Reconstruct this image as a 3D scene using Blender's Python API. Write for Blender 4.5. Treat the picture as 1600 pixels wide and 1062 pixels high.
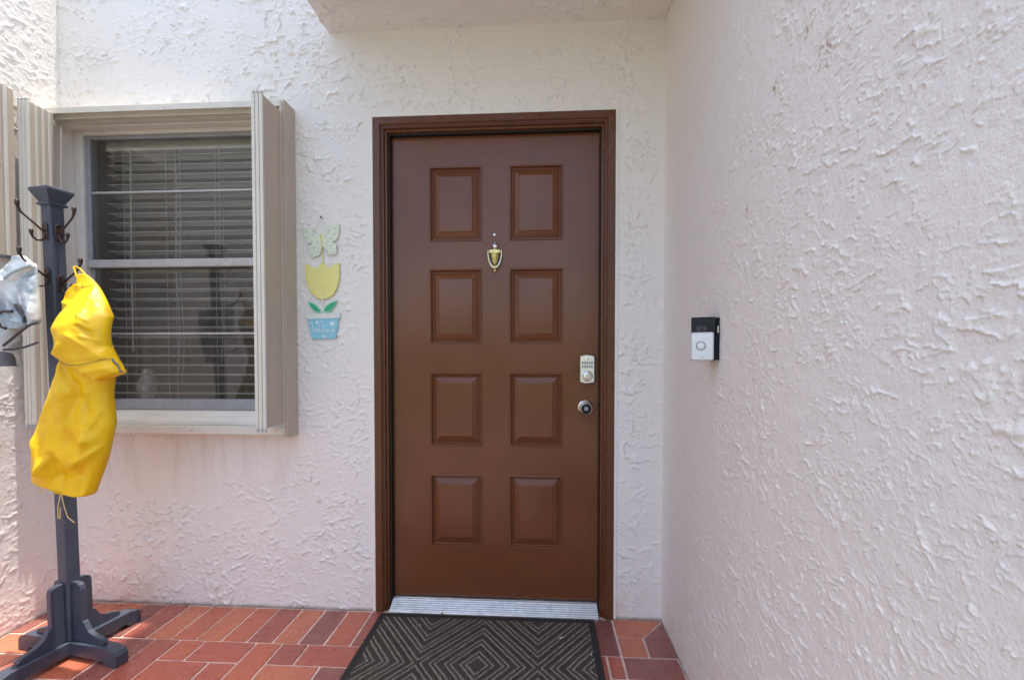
import bpy, bmesh, math, random
import numpy as np
from mathutils import Vector, Matrix, Euler

for o in list(bpy.data.objects):
    bpy.data.objects.remove(o, do_unlink=True)
scene = bpy.context.scene
COL = scene.collection
random.seed(7)
R = math.radians

# ------------------------------------------------------------------ camera
cam_data = bpy.data.cameras.new('camera')
cam = bpy.data.objects.new('camera', cam_data)
COL.objects.link(cam)
cam.location = (0.0, -2.018, 1.129)
cam.rotation_euler = Euler((R(90) - 0.0243, 0.0, 0.0618), 'XYZ')
cam_data.sensor_width = 36.0
cam_data.lens = 36.0 * 733.25 / 1600.0
cam_data.shift_y = (574.2 - 531.0) / 1600.0
cam_data.clip_start = 0.02
cam_data.clip_end = 2000.0
scene.camera = cam

# ------------------------------------------------------------------ sky and sun
SUN_TO = Vector((0.105, 0.03, 1.0)).normalized()          # direction towards the sun: high midday sun
SUN_EL = math.asin(SUN_TO.z)
SUN_AZ = math.atan2(SUN_TO.x, SUN_TO.y)
world = bpy.data.worlds.new('World')
scene.world = world
world.use_nodes = True
wn = world.node_tree
wn.nodes.clear()
sky = wn.nodes.new('ShaderNodeTexSky')
sky.sky_type = 'NISHITA'
sky.sun_disc = False
sky.sun_elevation = SUN_EL
sky.sun_rotation = SUN_AZ
sky.dust_density = 3.2
sky.ozone_density = 0.6
sky.air_density = 1.0
bg = wn.nodes.new('ShaderNodeBackground')
bg.inputs['Strength'].default_value = 0.15
wo = wn.nodes.new('ShaderNodeOutputWorld')
wn.links.new(sky.outputs[0], bg.inputs[0])
wn.links.new(bg.outputs[0], wo.inputs[0])
sun_data = bpy.data.lights.new('sun', 'SUN')
sun_data.energy = 2.0
sun_data.angle = R(0.6)
sun_data.color = (1.0, 0.95, 0.87)
sun = bpy.data.objects.new('sun', sun_data)
COL.objects.link(sun)
sun.location = (0, 0, 20)
sun.rotation_euler = (-SUN_TO).to_track_quat('-Z', 'Y').to_euler()

scene.view_settings.view_transform = 'Standard'
scene.view_settings.look = 'None'
scene.view_settings.gamma = 1.0
scene.view_settings.use_curve_mapping = False
scene.view_settings.exposure = 1.80
scene.render.engine = 'CYCLES'
scene.cycles.max_bounces = 10
scene.cycles.diffuse_bounces = 6
scene.cycles.glossy_bounces = 4
scene.cycles.transparent_max_bounces = 12
scene.cycles.caustics_reflective = False
scene.cycles.caustics_refractive = False
scene.cycles.use_denoising = True

# ------------------------------------------------------------------ materials
def new_mat(name):
    m = bpy.data.materials.new(name)
    m.use_nodes = True
    nt = m.node_tree
    b = nt.nodes['Principled BSDF']
    return m, nt, b

def N(nt, kind, **inp):
    n = nt.nodes.new(kind)
    for k, v in inp.items():
        if k in n.inputs:
            n.inputs[k].default_value = v
        else:
            setattr(n, k, v)
    return n

def noise(nt, scale, detail=4, rough=0.55, coord='Object', vec=None, dist=0.0):
    if vec is None:
        tc = nt.nodes.new('ShaderNodeTexCoord')
        vec = tc.outputs[coord]
    n = nt.nodes.new('ShaderNodeTexNoise')
    n.inputs['Scale'].default_value = scale
    n.inputs['Detail'].default_value = detail
    n.inputs['Roughness'].default_value = rough
    n.inputs['Distortion'].default_value = dist
    nt.links.new(vec, n.inputs['Vector'])
    return n

def worldpos(nt):
    g = nt.nodes.new('ShaderNodeNewGeometry')
    return g.outputs['Position']

def ramp(nt, src, stops):
    r = nt.nodes.new('ShaderNodeValToRGB')
    cr = r.color_ramp
    while len(cr.elements) < len(stops):
        cr.elements.new(0.5)
    for e, (p, c) in zip(cr.elements, stops):
        e.position = p
        e.color = (c[0], c[1], c[2], 1) if not isinstance(c, (int, float)) else (c, c, c, 1)
    nt.links.new(src, r.inputs[0])
    return r

def mix(nt, fac, a, b, mode='MIX'):
    m = nt.nodes.new('ShaderNodeMix')
    m.data_type = 'RGBA'
    m.blend_type = mode
    for sock, v in ((m.inputs[0], fac), (m.inputs[6], a), (m.inputs[7], b)):
        if hasattr(v, 'node'):
            nt.links.new(v, sock)
        elif isinstance(v, (int, float)):
            sock.default_value = v if sock == m.inputs[0] else (v, v, v, 1)
        else:
            sock.default_value = (v[0], v[1], v[2], 1)
    return m.outputs[2]

def math_n(nt, op, a, b=None, clamp=False):
    m = nt.nodes.new('ShaderNodeMath')
    m.operation = op
    m.use_clamp = clamp
    for i, v in enumerate((a, b)):
        if v is None:
            continue
        if hasattr(v, 'node'):
            nt.links.new(v, m.inputs[i])
        else:
            m.inputs[i].default_value = v
    return m.outputs[0]

def bump(nt, b, height, strength=0.3, dist=0.002):
    n = nt.nodes.new('ShaderNodeBump')
    n.inputs['Strength'].default_value = strength
    n.inputs['Distance'].default_value = dist
    nt.links.new(height, n.inputs['Height'])
    nt.links.new(n.outputs[0], b.inputs['Normal'])
    return n

def basic(name, col, rough=0.5, metal=0.0, var=0.12, vscale=12.0, bscale=0.0, bstr=0.15, bdist=0.001, spec=0.5, rvar=0.12):
    m, nt, b = new_mat(name)
    p = worldpos(nt)
    n = noise(nt, vscale, 5, 0.6, vec=p)
    d = tuple(c * (1 - var) for c in col)
    l = tuple(min(1, c * (1 + var)) for c in col)
    r = ramp(nt, n.outputs[0], [(0.3, d), (0.7, l)])
    nt.links.new(r.outputs[0], b.inputs['Base Color'])
    rr = ramp(nt, noise(nt, vscale * 2.7, 4, 0.6, vec=p).outputs[0], [(0.3, max(0.02, rough - rvar)), (0.7, min(1, rough + rvar))])
    nt.links.new(rr.outputs[0], b.inputs['Roughness'])
    b.inputs['Metallic'].default_value = metal
    b.inputs['Specular IOR Level'].default_value = spec
    if bscale:
        bump(nt, b, noise(nt, bscale, 4, 0.6, vec=p).outputs[0], bstr, bdist)
    return m

def stucco_mat(name, rust=()):
    m, nt, b = new_mat(name)
    p = worldpos(nt)
    big = noise(nt, 0.9, 3, 0.5, vec=p)
    c = ramp(nt, big.outputs[0], [(0.3, (0.835, 0.785, 0.732)), (0.5, (0.832, 0.792, 0.748)), (0.7, (0.822, 0.795, 0.762))]).outputs[0]
    sp = noise(nt, 26, 6, 0.7, vec=p)
    c = mix(nt, ramp(nt, sp.outputs[0], [(0.55, 0.0), (0.78, 0.22)]).outputs[0], c, (0.60, 0.545, 0.50))
    # grime where the wall meets the paving, ragged and with a shape of its own
    sep = nt.nodes.new('ShaderNodeSeparateXYZ')
    nt.links.new(p, sep.inputs[0])
    gz = math_n(nt, 'ADD', sep.outputs[2], math_n(nt, 'MULTIPLY', noise(nt, 9, 8, 0.75, vec=p).outputs[0], -0.036))
    gr = ramp(nt, math_n(nt, 'ADD', gz, 0.5), [(0.480, 0.9), (0.497, 0.0)])
    c = mix(nt, gr.outputs[0], c, (0.17, 0.12, 0.08))
    # rusty weathering in patches low on the wall
    pt = ramp(nt, noise(nt, 5, 6, 0.7, vec=p).outputs[0], [(0.52, 0.0), (0.72, 0.5)]).outputs[0]
    lowz = ramp(nt, sep.outputs[2], [(0.02, 1.0), (0.30, 0.0)]).outputs[0]
    c = mix(nt, math_n(nt, 'MULTIPLY', pt, lowz), c, (0.60, 0.47, 0.34))
    # dusty runs under the window track
    mp = nt.nodes.new('ShaderNodeMapping')
    mp.inputs['Scale'].default_value = (16, 16, 2.2)
    nt.links.new(p, mp.inputs[0])
    runs = ramp(nt, noise(nt, 1.0, 5, 0.65, vec=mp.outputs[0]).outputs[0], [(0.45, 0.0), (0.72, 0.55)]).outputs[0]
    zin = ramp(nt, sep.outputs[2], [(0.45, 0.0), (0.78, 1.0), (0.80, 0.0)]).outputs[0]
    xin = ramp(nt, math_n(nt, 'ADD', math_n(nt, 'MULTIPLY', sep.outputs[0], -1.0), -1.0), [(0.05, 0.0), (0.12, 1.0)]).outputs[0]
    c = mix(nt, math_n(nt, 'MULTIPLY', runs, math_n(nt, 'MULTIPLY', zin, xin)), c, (0.55, 0.44, 0.37))
    for (rx, ry, rz, rad) in rust:
        vd = nt.nodes.new('ShaderNodeVectorMath')
        vd.operation = 'DISTANCE'
        nt.links.new(p, vd.inputs[0])
        vd.inputs[1].default_value = (rx, ry, rz)
        f = ramp(nt, math_n(nt, 'DIVIDE', vd.outputs['Value'], rad), [(0.0, 1.0), (1.0, 0.0)]).outputs[0]
        spk = ramp(nt, noise(nt, 110, 3, 0.6, vec=p).outputs[0], [(0.52, 0.0), (0.58, 1.0)]).outputs[0]
        c = mix(nt, math_n(nt, 'MULTIPLY', f, spk), c, (0.30, 0.17, 0.06))
    nt.links.new(c, b.inputs['Base Color'])
    b.inputs['Roughness'].default_value = 0.62
    b.inputs['Specular IOR Level'].default_value = 0.35
    h = math_n(nt, 'ADD', noise(nt, 230, 4, 0.6, vec=p).outputs[0], math_n(nt, 'MULTIPLY', noise(nt, 60, 4, 0.6, vec=p).outputs[0], 2.0))
    bump(nt, b, h, 0.8, 0.0017)
    return m

M = {}
M['stucco'] = stucco_mat('stucco')
M['stucco_side'] = stucco_mat('stucco_side', rust=((0.515, -1.118, 1.683, 0.042), (0.515, -0.93, 1.72, 0.022), (0.515, -1.06, 1.76, 0.022), (0.515, -0.80, 1.49, 0.02)))
def brown_paint(name, rough, bstr, k=1.0):
    m, nt, b = new_mat(name)
    p = worldpos(nt)
    n = noise(nt, 3.0, 5, 0.6, vec=p)
    c = ramp(nt, n.outputs[0], [(0.3, (0.150 * k, 0.052 * k, 0.021 * k)), (0.7, (0.180 * k, 0.065 * k, 0.027 * k))]).outputs[0]
    spk = ramp(nt, noise(nt, 190, 2, 0.5, vec=p).outputs[0], [(0.76, 0.0), (0.79, 0.5)]).outputs[0]
    c = mix(nt, spk, c, (0.42, 0.33, 0.28))
    nt.links.new(c, b.inputs['Base Color'])
    rr = ramp(nt, noise(nt, 5, 6, 0.65, vec=p).outputs[0], [(0.3, rough - 0.05), (0.7, rough + 0.08)])
    nt.links.new(rr.outputs[0], b.inputs['Roughness'])
    b.inputs['Specular IOR Level'].default_value = 0.38
    mp = nt.nodes.new('ShaderNodeMapping')
    mp.inputs['Scale'].default_value = (130, 130, 45)
    nt.links.new(p, mp.inputs[0])
    h = noise(nt, 1.0, 3, 0.6, vec=mp.outputs[0])
    bump(nt, b, h.outputs[0], bstr, 0.0006)
    return m
M['door_paint'] = brown_paint('door_paint', 0.17, 0.08)
M['frame_paint'] = brown_paint('frame_paint', 0.25, 0.30, 0.72)
M['aluminium'] = basic('aluminium', (0.62, 0.62, 0.62), 0.38, 1.0, 0.12, 40, 120, 0.1)
M['threshold'] = basic('threshold_metal', (0.50, 0.50, 0.49), 0.42, 0.75, 0.15, 30, 90, 0.15)
M['nickel'] = basic('satin_nickel', (0.74, 0.71, 0.66), 0.27, 1.0, 0.05, 60, 0)
M['black_gloss'] = basic('black_gloss', (0.010, 0.011, 0.016), 0.16, 0.0, 0.2, 30, spec=0.22)
M['lens'] = basic('lens_glass', (0.02, 0.02, 0.035), 0.06, 0.0, 0.1, 30)
M['silver_face'] = basic('silver_face', (0.70, 0.70, 0.72), 0.42, 0.35, 0.03, 30)
M['ring_grey'] = basic('ring_grey', (0.33, 0.34, 0.36), 0.4, 0.3, 0.05, 30)
M['brass'] = basic('aged_brass', (0.66, 0.52, 0.22), 0.33, 0.9, 0.25, 80)
M['brass_pale'] = basic('pale_brass', (0.72, 0.68, 0.45), 0.35, 0.8, 0.2, 80)
M['beige'] = basic('beige_enamel', (0.53, 0.455, 0.375), 0.42, 0.0, 0.05, 5, 70, 0.05)
M['cream'] = basic('cream_enamel', (0.66, 0.635, 0.56), 0.40, 0.0, 0.05, 8, 70, 0.05)
M['white'] = basic('white_frame', (0.76, 0.73, 0.67), 0.4, 0.0, 0.06, 8)
M['sash'] = basic('grey_sash', (0.35, 0.36, 0.39), 0.45, 0.2, 0.1, 20)
M['rail'] = basic('pale_rail', (0.48, 0.47, 0.46), 0.45, 0.1, 0.1, 25)
M['slat'] = basic('blind_slat', (0.84, 0.80, 0.74), 0.5, 0.0, 0.06, 10)
M['cord'] = basic('blind_cord', (0.75, 0.70, 0.62), 0.8)
M['room'] = basic('room_paint', (0.30, 0.22, 0.16), 0.8)
M['porcelain'] = basic('porcelain', (0.72, 0.73, 0.76), 0.3)
M['rack'] = basic('rack_paint', (0.048, 0.060, 0.088), 0.38, 0.0, 0.12, 14, 60, 0.12, 0.001)
def rack_mat():
    m, nt, b = new_mat('rack_painted_wood')
    p = worldpos(nt)
    c = ramp(nt, noise(nt, 9, 5, 0.6, vec=p).outputs[0], [(0.3, (0.044, 0.055, 0.082)), (0.7, (0.060, 0.072, 0.100))]).outputs[0]
    mp = nt.nodes.new('ShaderNodeMapping')
    mp.inputs['Scale'].default_value = (160, 160, 14)
    nt.links.new(p, mp.inputs[0])
    gr = noise(nt, 1.0, 4, 0.6, vec=mp.outputs[0])
    c = mix(nt, ramp(nt, gr.outputs[0], [(0.62, 0.0), (0.80, 0.35)]).outputs[0], c, (0.17, 0.19, 0.22))
    chips = ramp(nt, noise(nt, 70, 5, 0.7, vec=p).outputs[0], [(0.69, 0.0), (0.72, 0.8)]).outputs[0]
    c = mix(nt, chips, c, (0.34, 0.34, 0.34))
    nt.links.new(c, b.inputs['Base Color'])
    rr = ramp(nt, noise(nt, 24, 5, 0.6, vec=p).outputs[0], [(0.3, 0.28), (0.7, 0.48)])
    nt.links.new(rr.outputs[0], b.inputs['Roughness'])
    bump(nt, b, gr.outputs[0], 0.25, 0.0008)
    return m
M['rack'] = rack_mat()
M['bronze'] = basic('dark_bronze', (0.075, 0.052, 0.048), 0.3, 0.8, 0.15, 60)
M['seam'] = basic('seam_thread', (0.13, 0.12, 0.06), 0.7)
M['string'] = basic('pale_string', (0.72, 0.55, 0.22), 0.8)
M['strap'] = basic('black_strap', (0.045, 0.045, 0.052), 0.6)
M['p_white'] = basic('painted_white', (0.70, 0.76, 0.68), 0.55, 0, 0.06, 60)
M['p_mint'] = basic('painted_mint', (0.70, 0.76, 0.60), 0.55, 0, 0.10, 40)
M['p_yellow'] = basic('painted_yellow', (0.80, 0.74, 0.26), 0.6, 0, 0.05, 60)
M['p_green'] = basic('painted_green', (0.03, 0.42, 0.20), 0.55, 0, 0.1, 60)
M['p_leafedge'] = basic('painted_leaf_edge', (0.40, 0.70, 0.48), 0.55)
M['p_blue'] = basic('painted_blue', (0.26, 0.58, 0.70), 0.6, 0, 0.08, 60)
M['p_dot'] = basic('painted_dot', (0.30, 0.36, 0.46), 0.6)
M['p_letter'] = basic('painted_letter', (0.82, 0.86, 0.84), 0.6)
M['screw'] = basic('screw_head', (0.70, 0.62, 0.52), 0.35, 0.5)
M['grout'] = basic('grout', (0.66, 0.51, 0.45), 0.9, 0, 0.22, 18, 220, 0.4)
M['plaster'] = basic('smooth_plaster', (0.84, 0.81, 0.76), 0.6, 0, 0.05, 12, 90, 0.3)
M['lawn'] = basic('lawn', (0.10, 0.13, 0.05), 0.9, 0, 0.4, 1.5, 30, 0.5, 0.02)
M['leaf_dry'] = basic('dry_leaf', (0.30, 0.16, 0.08), 0.7, 0, 0.3, 200)
M['leaf_pale'] = basic('pale_leaf', (0.58, 0.50, 0.42), 0.7, 0, 0.2, 200)

def tile_mat():
    m, nt, b = new_mat('terracotta_tile')
    oi = nt.nodes.new('ShaderNodeObjectInfo')
    c = ramp(nt, oi.outputs['Random'], [(0.0, (0.34, 0.085, 0.060)), (0.2, (0.195, 0.066, 0.060)), (0.4, (0.47, 0.118, 0.063)),
                                       (0.6, (0.51, 0.155, 0.080)), (0.75, (0.25, 0.083, 0.074)), (0.9, (0.41, 0.096, 0.063))])
    c.color_ramp.interpolation = 'CONSTANT'
    p = worldpos(nt)
    n1 = noise(nt, 22, 5, 0.65, vec=p)
    v = mix(nt, ramp(nt, n1.outputs[0], [(0.35, 0.0), (0.75, 0.38)]).outputs[0], c.outputs[0], (0.45, 0.19, 0.13))
    n2 = noise(nt, 5, 5, 0.7, vec=p)
    v = mix(nt, ramp(nt, n2.outputs[0], [(0.45, 0.0), (0.8, 0.35)]).outputs[0], v, (0.17, 0.075, 0.062))
    n3 = noise(nt, 240, 2, 0.5, vec=p)
    v = mix(nt, ramp(nt, n3.outputs[0], [(0.74, 0.0), (0.80, 0.5)]).outputs[0], v, (0.55, 0.42, 0.36))
    nt.links.new(v, b.inputs['Base Color'])
    rr = ramp(nt, noise(nt, 16, 5, 0.65, vec=p).outputs[0], [(0.3, 0.18), (0.75, 0.40)])
    nt.links.new(rr.outputs[0], b.inputs['Roughness'])
    bump(nt, b, noise(nt, 130, 4, 0.6, vec=p).outputs[0], 0.2, 0.0008)
    return m
M['tile'] = tile_mat()

M['concrete'] = basic('patio_surface', (0.165, 0.152, 0.135), 0.8, 0, 0.15, 3, 60, 0.3)

def glass_mat():
    m = bpy.data.materials.new('window_glass')
    m.use_nodes = True
    nt = m.node_tree
    nt.nodes.clear()
    out = nt.nodes.new('ShaderNodeOutputMaterial')
    tr = nt.nodes.new('ShaderNodeBsdfTransparent')
    tr.inputs[0].default_value = (0.96, 0.96, 0.95, 1)
    gl = nt.nodes.new('ShaderNodeBsdfGlossy')
    gl.inputs['Roughness'].default_value = 0.015
    fr = nt.nodes.new('ShaderNodeFresnel')
    fr.inputs['IOR'].default_value = 1.5
    n = noise(nt, 2.2, 2, 0.5, vec=worldpos(nt))
    bp = nt.nodes.new('ShaderNodeBump')
    bp.inputs['Strength'].default_value = 0.05
    bp.inputs['Distance'].default_value = 0.004
    nt.links.new(n.outputs[0], bp.inputs['Height'])
    nt.links.new(bp.outputs[0], gl.inputs['Normal'])
    k = math_n(nt, 'MULTIPLY', fr.outputs[0], 1.9, clamp=True)
    ms = nt.nodes.new('ShaderNodeMixShader')
    nt.links.new(k, ms.inputs[0])
    nt.links.new(tr.outputs[0], ms.inputs[1])
    nt.links.new(gl.outputs[0], ms.inputs[2])
    df_ = nt.nodes.new('ShaderNodeBsdfDiffuse')               # film of dust on the pane
    df_.inputs[0].default_value = (0.62, 0.59, 0.55, 1)
    dust = ramp(nt, noise(nt, 7, 6, 0.7, vec=worldpos(nt)).outputs[0], [(0.3, 0.035), (0.75, 0.11)]).outputs[0]
    ms2 = nt.nodes.new('ShaderNodeMixShader')
    nt.links.new(dust, ms2.inputs[0])
    nt.links.new(ms.outputs[0], ms2.inputs[1])
    nt.links.new(df_.outputs[0], ms2.inputs[2])
    nt.links.new(ms2.outputs[0], out.inputs[0])
    return m
M['glass'] = glass_mat()

def coat_mat():
    m, nt, b = new_mat('yellow_coated_cloth')
    p = worldpos(nt)
    n = noise(nt, 16, 5, 0.6, vec=p)
    c = ramp(nt, n.outputs[0], [(0.3, (0.76, 0.45, 0.002)), (0.7, (0.82, 0.53, 0.004))])
    nt.links.new(c.outputs[0], b.inputs['Base Color'])
    b.inputs['Roughness'].default_value = 0.42
    b.inputs['Specular IOR Level'].default_value = 0.4
    h = math_n(nt, 'ADD', noise(nt, 34, 5, 0.6, vec=p, dist=0.8).outputs[0], math_n(nt, 'MULTIPLY', noise(nt, 420, 2, 0.5, vec=p).outputs[0], 0.06))
    bump(nt, b, h, 0.45, 0.004)
    return m
M['coat'] = coat_mat()

def garment_mat():
    m, nt, b = new_mat('pale_print_cloth')
    p = worldpos(nt)
    n = noise(nt, 9, 3, 0.5, vec=p, dist=1.0)
    c = ramp(nt, n.outputs[0], [(0.36, (0.36, 0.50, 0.60)), (0.45, (0.66, 0.73, 0.77)), (0.55, (0.74, 0.77, 0.80)), (0.66, (0.34, 0.41, 0.47))])
    nt.links.new(c.outputs[0], b.inputs['Base Color'])
    b.inputs['Roughness'].default_value = 0.5
    bump(nt, b, noise(nt, 40, 5, 0.6, vec=p, dist=0.6).outputs[0], 0.4, 0.004)
    return m
M['garment'] = garment_mat()
M['garment_grey'] = basic('grey_lining', (0.38, 0.45, 0.50), 0.55, 0, 0.15, 20, 60, 0.3, 0.002)
M['garment_dark'] = basic('slate_patch', (0.13, 0.14, 0.17), 0.6, 0, 0.15, 20)
M['print_yellow'] = basic('yellow_print', (0.75, 0.45, 0.04), 0.6)

def mat_mat():
    m, nt, b = new_mat('doormat_pile')
    at = nt.nodes.new('ShaderNodeAttribute')
    at.attribute_name = 'groove'
    p = worldpos(nt)
    n = noise(nt, 320, 4, 0.7, vec=p)
    c = ramp(nt, n.outputs[0], [(0.3, (0.024, 0.019, 0.016)), (0.52, (0.056, 0.044, 0.037)), (0.74, (0.18, 0.15, 0.125))]).outputs[0]
    n2 = noise(nt, 9, 4, 0.7, vec=p)
    c = mix(nt, ramp(nt, n2.outputs[0], [(0.4, 0.0), (0.8, 0.35)]).outputs[0], c, (0.13, 0.115, 0.10))
    gf = math_n(nt, 'MULTIPLY', at.outputs['Fac'], ramp(nt, noise(nt, 60, 4, 0.7, vec=p).outputs[0], [(0.25, 0.45), (0.6, 1.0)]).outputs[0])
    c = mix(nt, gf, c, (0.44, 0.385, 0.33))
    nt.links.new(c, b.inputs['Base Color'])
    b.inputs['Roughness'].default_value = 0.95
    b.inputs['Specular IOR Level'].default_value = 0.15
    bump(nt, b, noise(nt, 420, 3, 0.7, vec=p).outputs[0], 0.8, 0.002)
    return m
M['mat'] = mat_mat()
M['mat_edge'] = basic('mat_rubber_edge', (0.035, 0.034, 0.034), 0.85, 0, 0.3, 200, 350, 0.7, 0.002, 0.2)

# ------------------------------------------------------------------ object helpers
WORLD_AT = {}

def tag(o, label=None, cat=None, group=None, kind=None):
    if label: o['label'] = label
    if cat: o['category'] = cat
    if group: o['group'] = group
    if kind: o['kind'] = kind
    return o

def thing(name, loc, label, cat, group=None):
    o = bpy.data.objects.new(name, None)
    COL.objects.link(o)
    o.empty_display_size = 0.05
    o.location = loc
    WORLD_AT[o] = Vector(loc)
    return tag(o, label, cat, group)

def link_mesh(name, me, origin, mat, parent=None):
    o = bpy.data.objects.new(name, me)
    COL.objects.link(o)
    if mat is not None and len(me.materials) == 0:
        me.materials.append(mat)
    WORLD_AT[o] = Vector(origin)
    if parent is not None:
        o.parent = parent
        o.location = Vector(origin) - WORLD_AT[parent]
    else:
        o.location = origin
    return o

class MB:
    """collects shapes for ONE mesh"""
    def __init__(self):
        self.v, self.f = [], []

    def add(self, vs, fs):
        o = len(self.v)
        self.v += [tuple(map(float, p)) for p in vs]
        self.f += [tuple(i + o for i in f) for f in fs]
        return self

    def box(self, x0, x1, y0, y1, z0, z1, b=0.0):
        x0, x1 = min(x0, x1), max(x0, x1); y0, y1 = min(y0, y1), max(y0, y1); z0, z1 = min(z0, z1), max(z0, z1)
        if b <= 0:
            vs = [(x0, y0, z0), (x1, y0, z0), (x1, y1, z0), (x0, y1, z0), (x0, y0, z1), (x1, y0, z1), (x1, y1, z1), (x0, y1, z1)]
            fs = [(0, 3, 2, 1), (4, 5, 6, 7), (0, 1, 5, 4), (1, 2, 6, 5), (2, 3, 7, 6), (3, 0, 4, 7)]
            return self.add(vs, fs)
        b = min(b, (x1 - x0) * .45, (y1 - y0) * .45, (z1 - z0) * .45)
        bm = bmesh.new()
        bmesh.ops.create_cube(bm, size=1.0)
        for v in bm.verts:
            v.co = Vector(((x0 + x1) / 2 + v.co.x * (x1 - x0), (y0 + y1) / 2 + v.co.y * (y1 - y0), (z0 + z1) / 2 + v.co.z * (z1 - z0)))
        bmesh.ops.bevel(bm, geom=bm.edges[:], offset=b, segments=2, profile=0.5, affect='EDGES')
        bm.verts.index_update()
        self.add([v.co[:] for v in bm.verts], [tuple(v.index for v in f.verts) for f in bm.faces])
        bm.free()
        return self

    def prism(self, pts, a0, a1, to3d, b=0.0):
        """closed outline (u,v) extruded from a0 to a1 ; to3d(u,v,a)"""
        pts = list(pts)
        n = len(pts)
        area = sum(pts[i][0] * pts[(i + 1) % n][1] - pts[(i + 1) % n][0] * pts[i][1] for i in range(n))
        if area < 0:
            pts.reverse()
        def inset(d):
            out = []
            for i in range(n):
                p0, p1, p2 = Vector(pts[i - 1]), Vector(pts[i]), Vector(pts[(i + 1) % n])
                e1, e2 = (p1 - p0), (p2 - p1)
                if e1.length < 1e-9 or e2.length < 1e-9:
                    out.append(tuple(p1)); continue
                n1 = Vector((-e1.y, e1.x)).normalized(); n2 = Vector((-e2.y, e2.x)).normalized()
                nn = n1 + n2
                if nn.length < 1e-6:
                    nn = n1
                nn.normalize()
                k = min(2.0, 1.0 / max(0.35, nn.dot(n1)))
                q = p1 + nn * d * k
                out.append((q.x, q.y))
            return out
        s = 1 if a1 > a0 else -1
        layers = [(pts, a0), (pts, a1)] if b <= 0 else [(pts, a0), (pts, a1 - s * b), (inset(b), a1)]
        vs, fs = [], []
        for ring, a in layers:
            vs += [to3d(u, v, a) for u, v in ring]
        for k in range(len(layers) - 1):
            for i in range(n):
                j = (i + 1) % n
                fs.append((k * n + i, k * n + j, (k + 1) * n + j, (k + 1) * n + i))
        fs.append(tuple(range(n - 1, -1, -1)))
        fs.append(tuple(range((len(layers) - 1) * n, len(layers) * n)))
        return self.add(vs, fs)

    def tube(self, pts, r, seg=8, caps=True):
        pts = [Vector(p) for p in pts]
        rs = r if isinstance(r, (list, tuple)) else [r] * len(pts)
        vs, fs = [], []
        prev = None
        for i, p in enumerate(pts):
            d = (pts[min(i + 1, len(pts) - 1)] - pts[max(i - 1, 0)]).normalized()
            if prev is None:
                a = Vector((0, 0, 1)) if abs(d.z) < 0.9 else Vector((1, 0, 0))
                u = d.cross(a).normalized()
            else:
                u = (prev - d * prev.dot(d)).normalized()
            prev = u
            w = d.cross(u)
            for k in range(seg):
                t = 2 * math.pi * k / seg
                vs.append(p + (u * math.cos(t) + w * math.sin(t)) * rs[i])
        for i in range(len(pts) - 1):
            for k in range(seg):
                k2 = (k + 1) % seg
                fs.append((i * seg + k, i * seg + k2, (i + 1) * seg + k2, (i + 1) * seg + k))
        if caps:
            fs.append(tuple(range(seg - 1, -1, -1)))
            fs.append(tuple(range((len(pts) - 1) * seg, len(pts) * seg)))
        return self.add(vs, fs)

    def lathe(self, prof, c, axis='z', seg=24):
        """prof: (radius, height along axis)"""
        vs, fs = [], []
        c = Vector(c)
        for (r, h) in prof:
            for k in range(seg):
                t = 2 * math.pi * k / seg
                a, b2 = r * math.cos(t), r * math.sin(t)
                if axis == 'z': q = Vector((a, b2, h))
                elif axis == '-y': q = Vector((a, -h, b2))
                else: q = axis @ Vector((a, b2, h))
                vs.append(c + q)
        for i in range(len(prof) - 1):
            for k in range(seg):
                k2 = (k + 1) % seg
                fs.append((i * seg + k, i * seg + k2, (i + 1) * seg + k2, (i + 1) * seg + k))
        fs.append(tuple(range(seg - 1, -1, -1)))
        fs.append(tuple(range((len(prof) - 1) * seg, len(prof) * seg)))
        return self.add(vs, fs)

    def xf(self, fn):
        self.v = [tuple(fn(Vector(p))) for p in self.v]
        return self

    def build(self, name, mat, parent=None, smooth=False, angle=40, label=None, recalc=True):
        lo = Vector([min(p[i] for p in self.v) for i in range(3)])
        hi = Vector([max(p[i] for p in self.v) for i in range(3)])
        org = Vector(((lo.x + hi.x) / 2, (lo.y + hi.y) / 2, lo.z))
        me = bpy.data.meshes.new(name)
        me.from_pydata([tuple(Vector(p) - org) for p in self.v], [], self.f)
        if recalc:
            bm = bmesh.new(); bm.from_mesh(me)
            bmesh.ops.recalc_face_normals(bm, faces=bm.faces[:])
            bm.to_mesh(me); bm.free()
        if smooth:
            me.shade_smooth()
            if angle < 180:
                me.set_sharp_from_angle(angle=R(angle))
        o = link_mesh(name, me, org, mat, parent)
        if label:
            o['label'] = label
        return o

# ------------------------------------------------------------------ stucco relief
def perlin(x, y, seed):
    rng = np.random.RandomState(seed)
    perm = rng.permutation(512)
    ang = rng.rand(512) * 2 * np.pi
    gx, gy = np.cos(ang), np.sin(ang)
    xi = np.floor(x).astype(np.int64); yi = np.floor(y).astype(np.int64)
    xf = x - xi; yf = y - yi
    def g(ix, iy, dx, dy):
        h = perm[(perm[ix & 511] + iy) & 511]
        return gx[h] * dx + gy[h] * dy
    u = xf * xf * xf * (xf * (xf * 6 - 15) + 10)
    v = yf * yf * yf * (yf * (yf * 6 - 15) + 10)
    a = g(xi, yi, xf, yf); b = g(xi + 1, yi, xf - 1, yf)
    c = g(xi, yi + 1, xf, yf - 1); d = g(xi + 1, yi + 1, xf - 1, yf - 1)
    return (a + (b - a) * u + (c - a + (a - b - c + d) * u) * v) * 1.45

def sstep(a, b, x):
    t = np.clip((x - a) / (b - a), 0, 1)
    return t * t * (3 - 2 * t)

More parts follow.
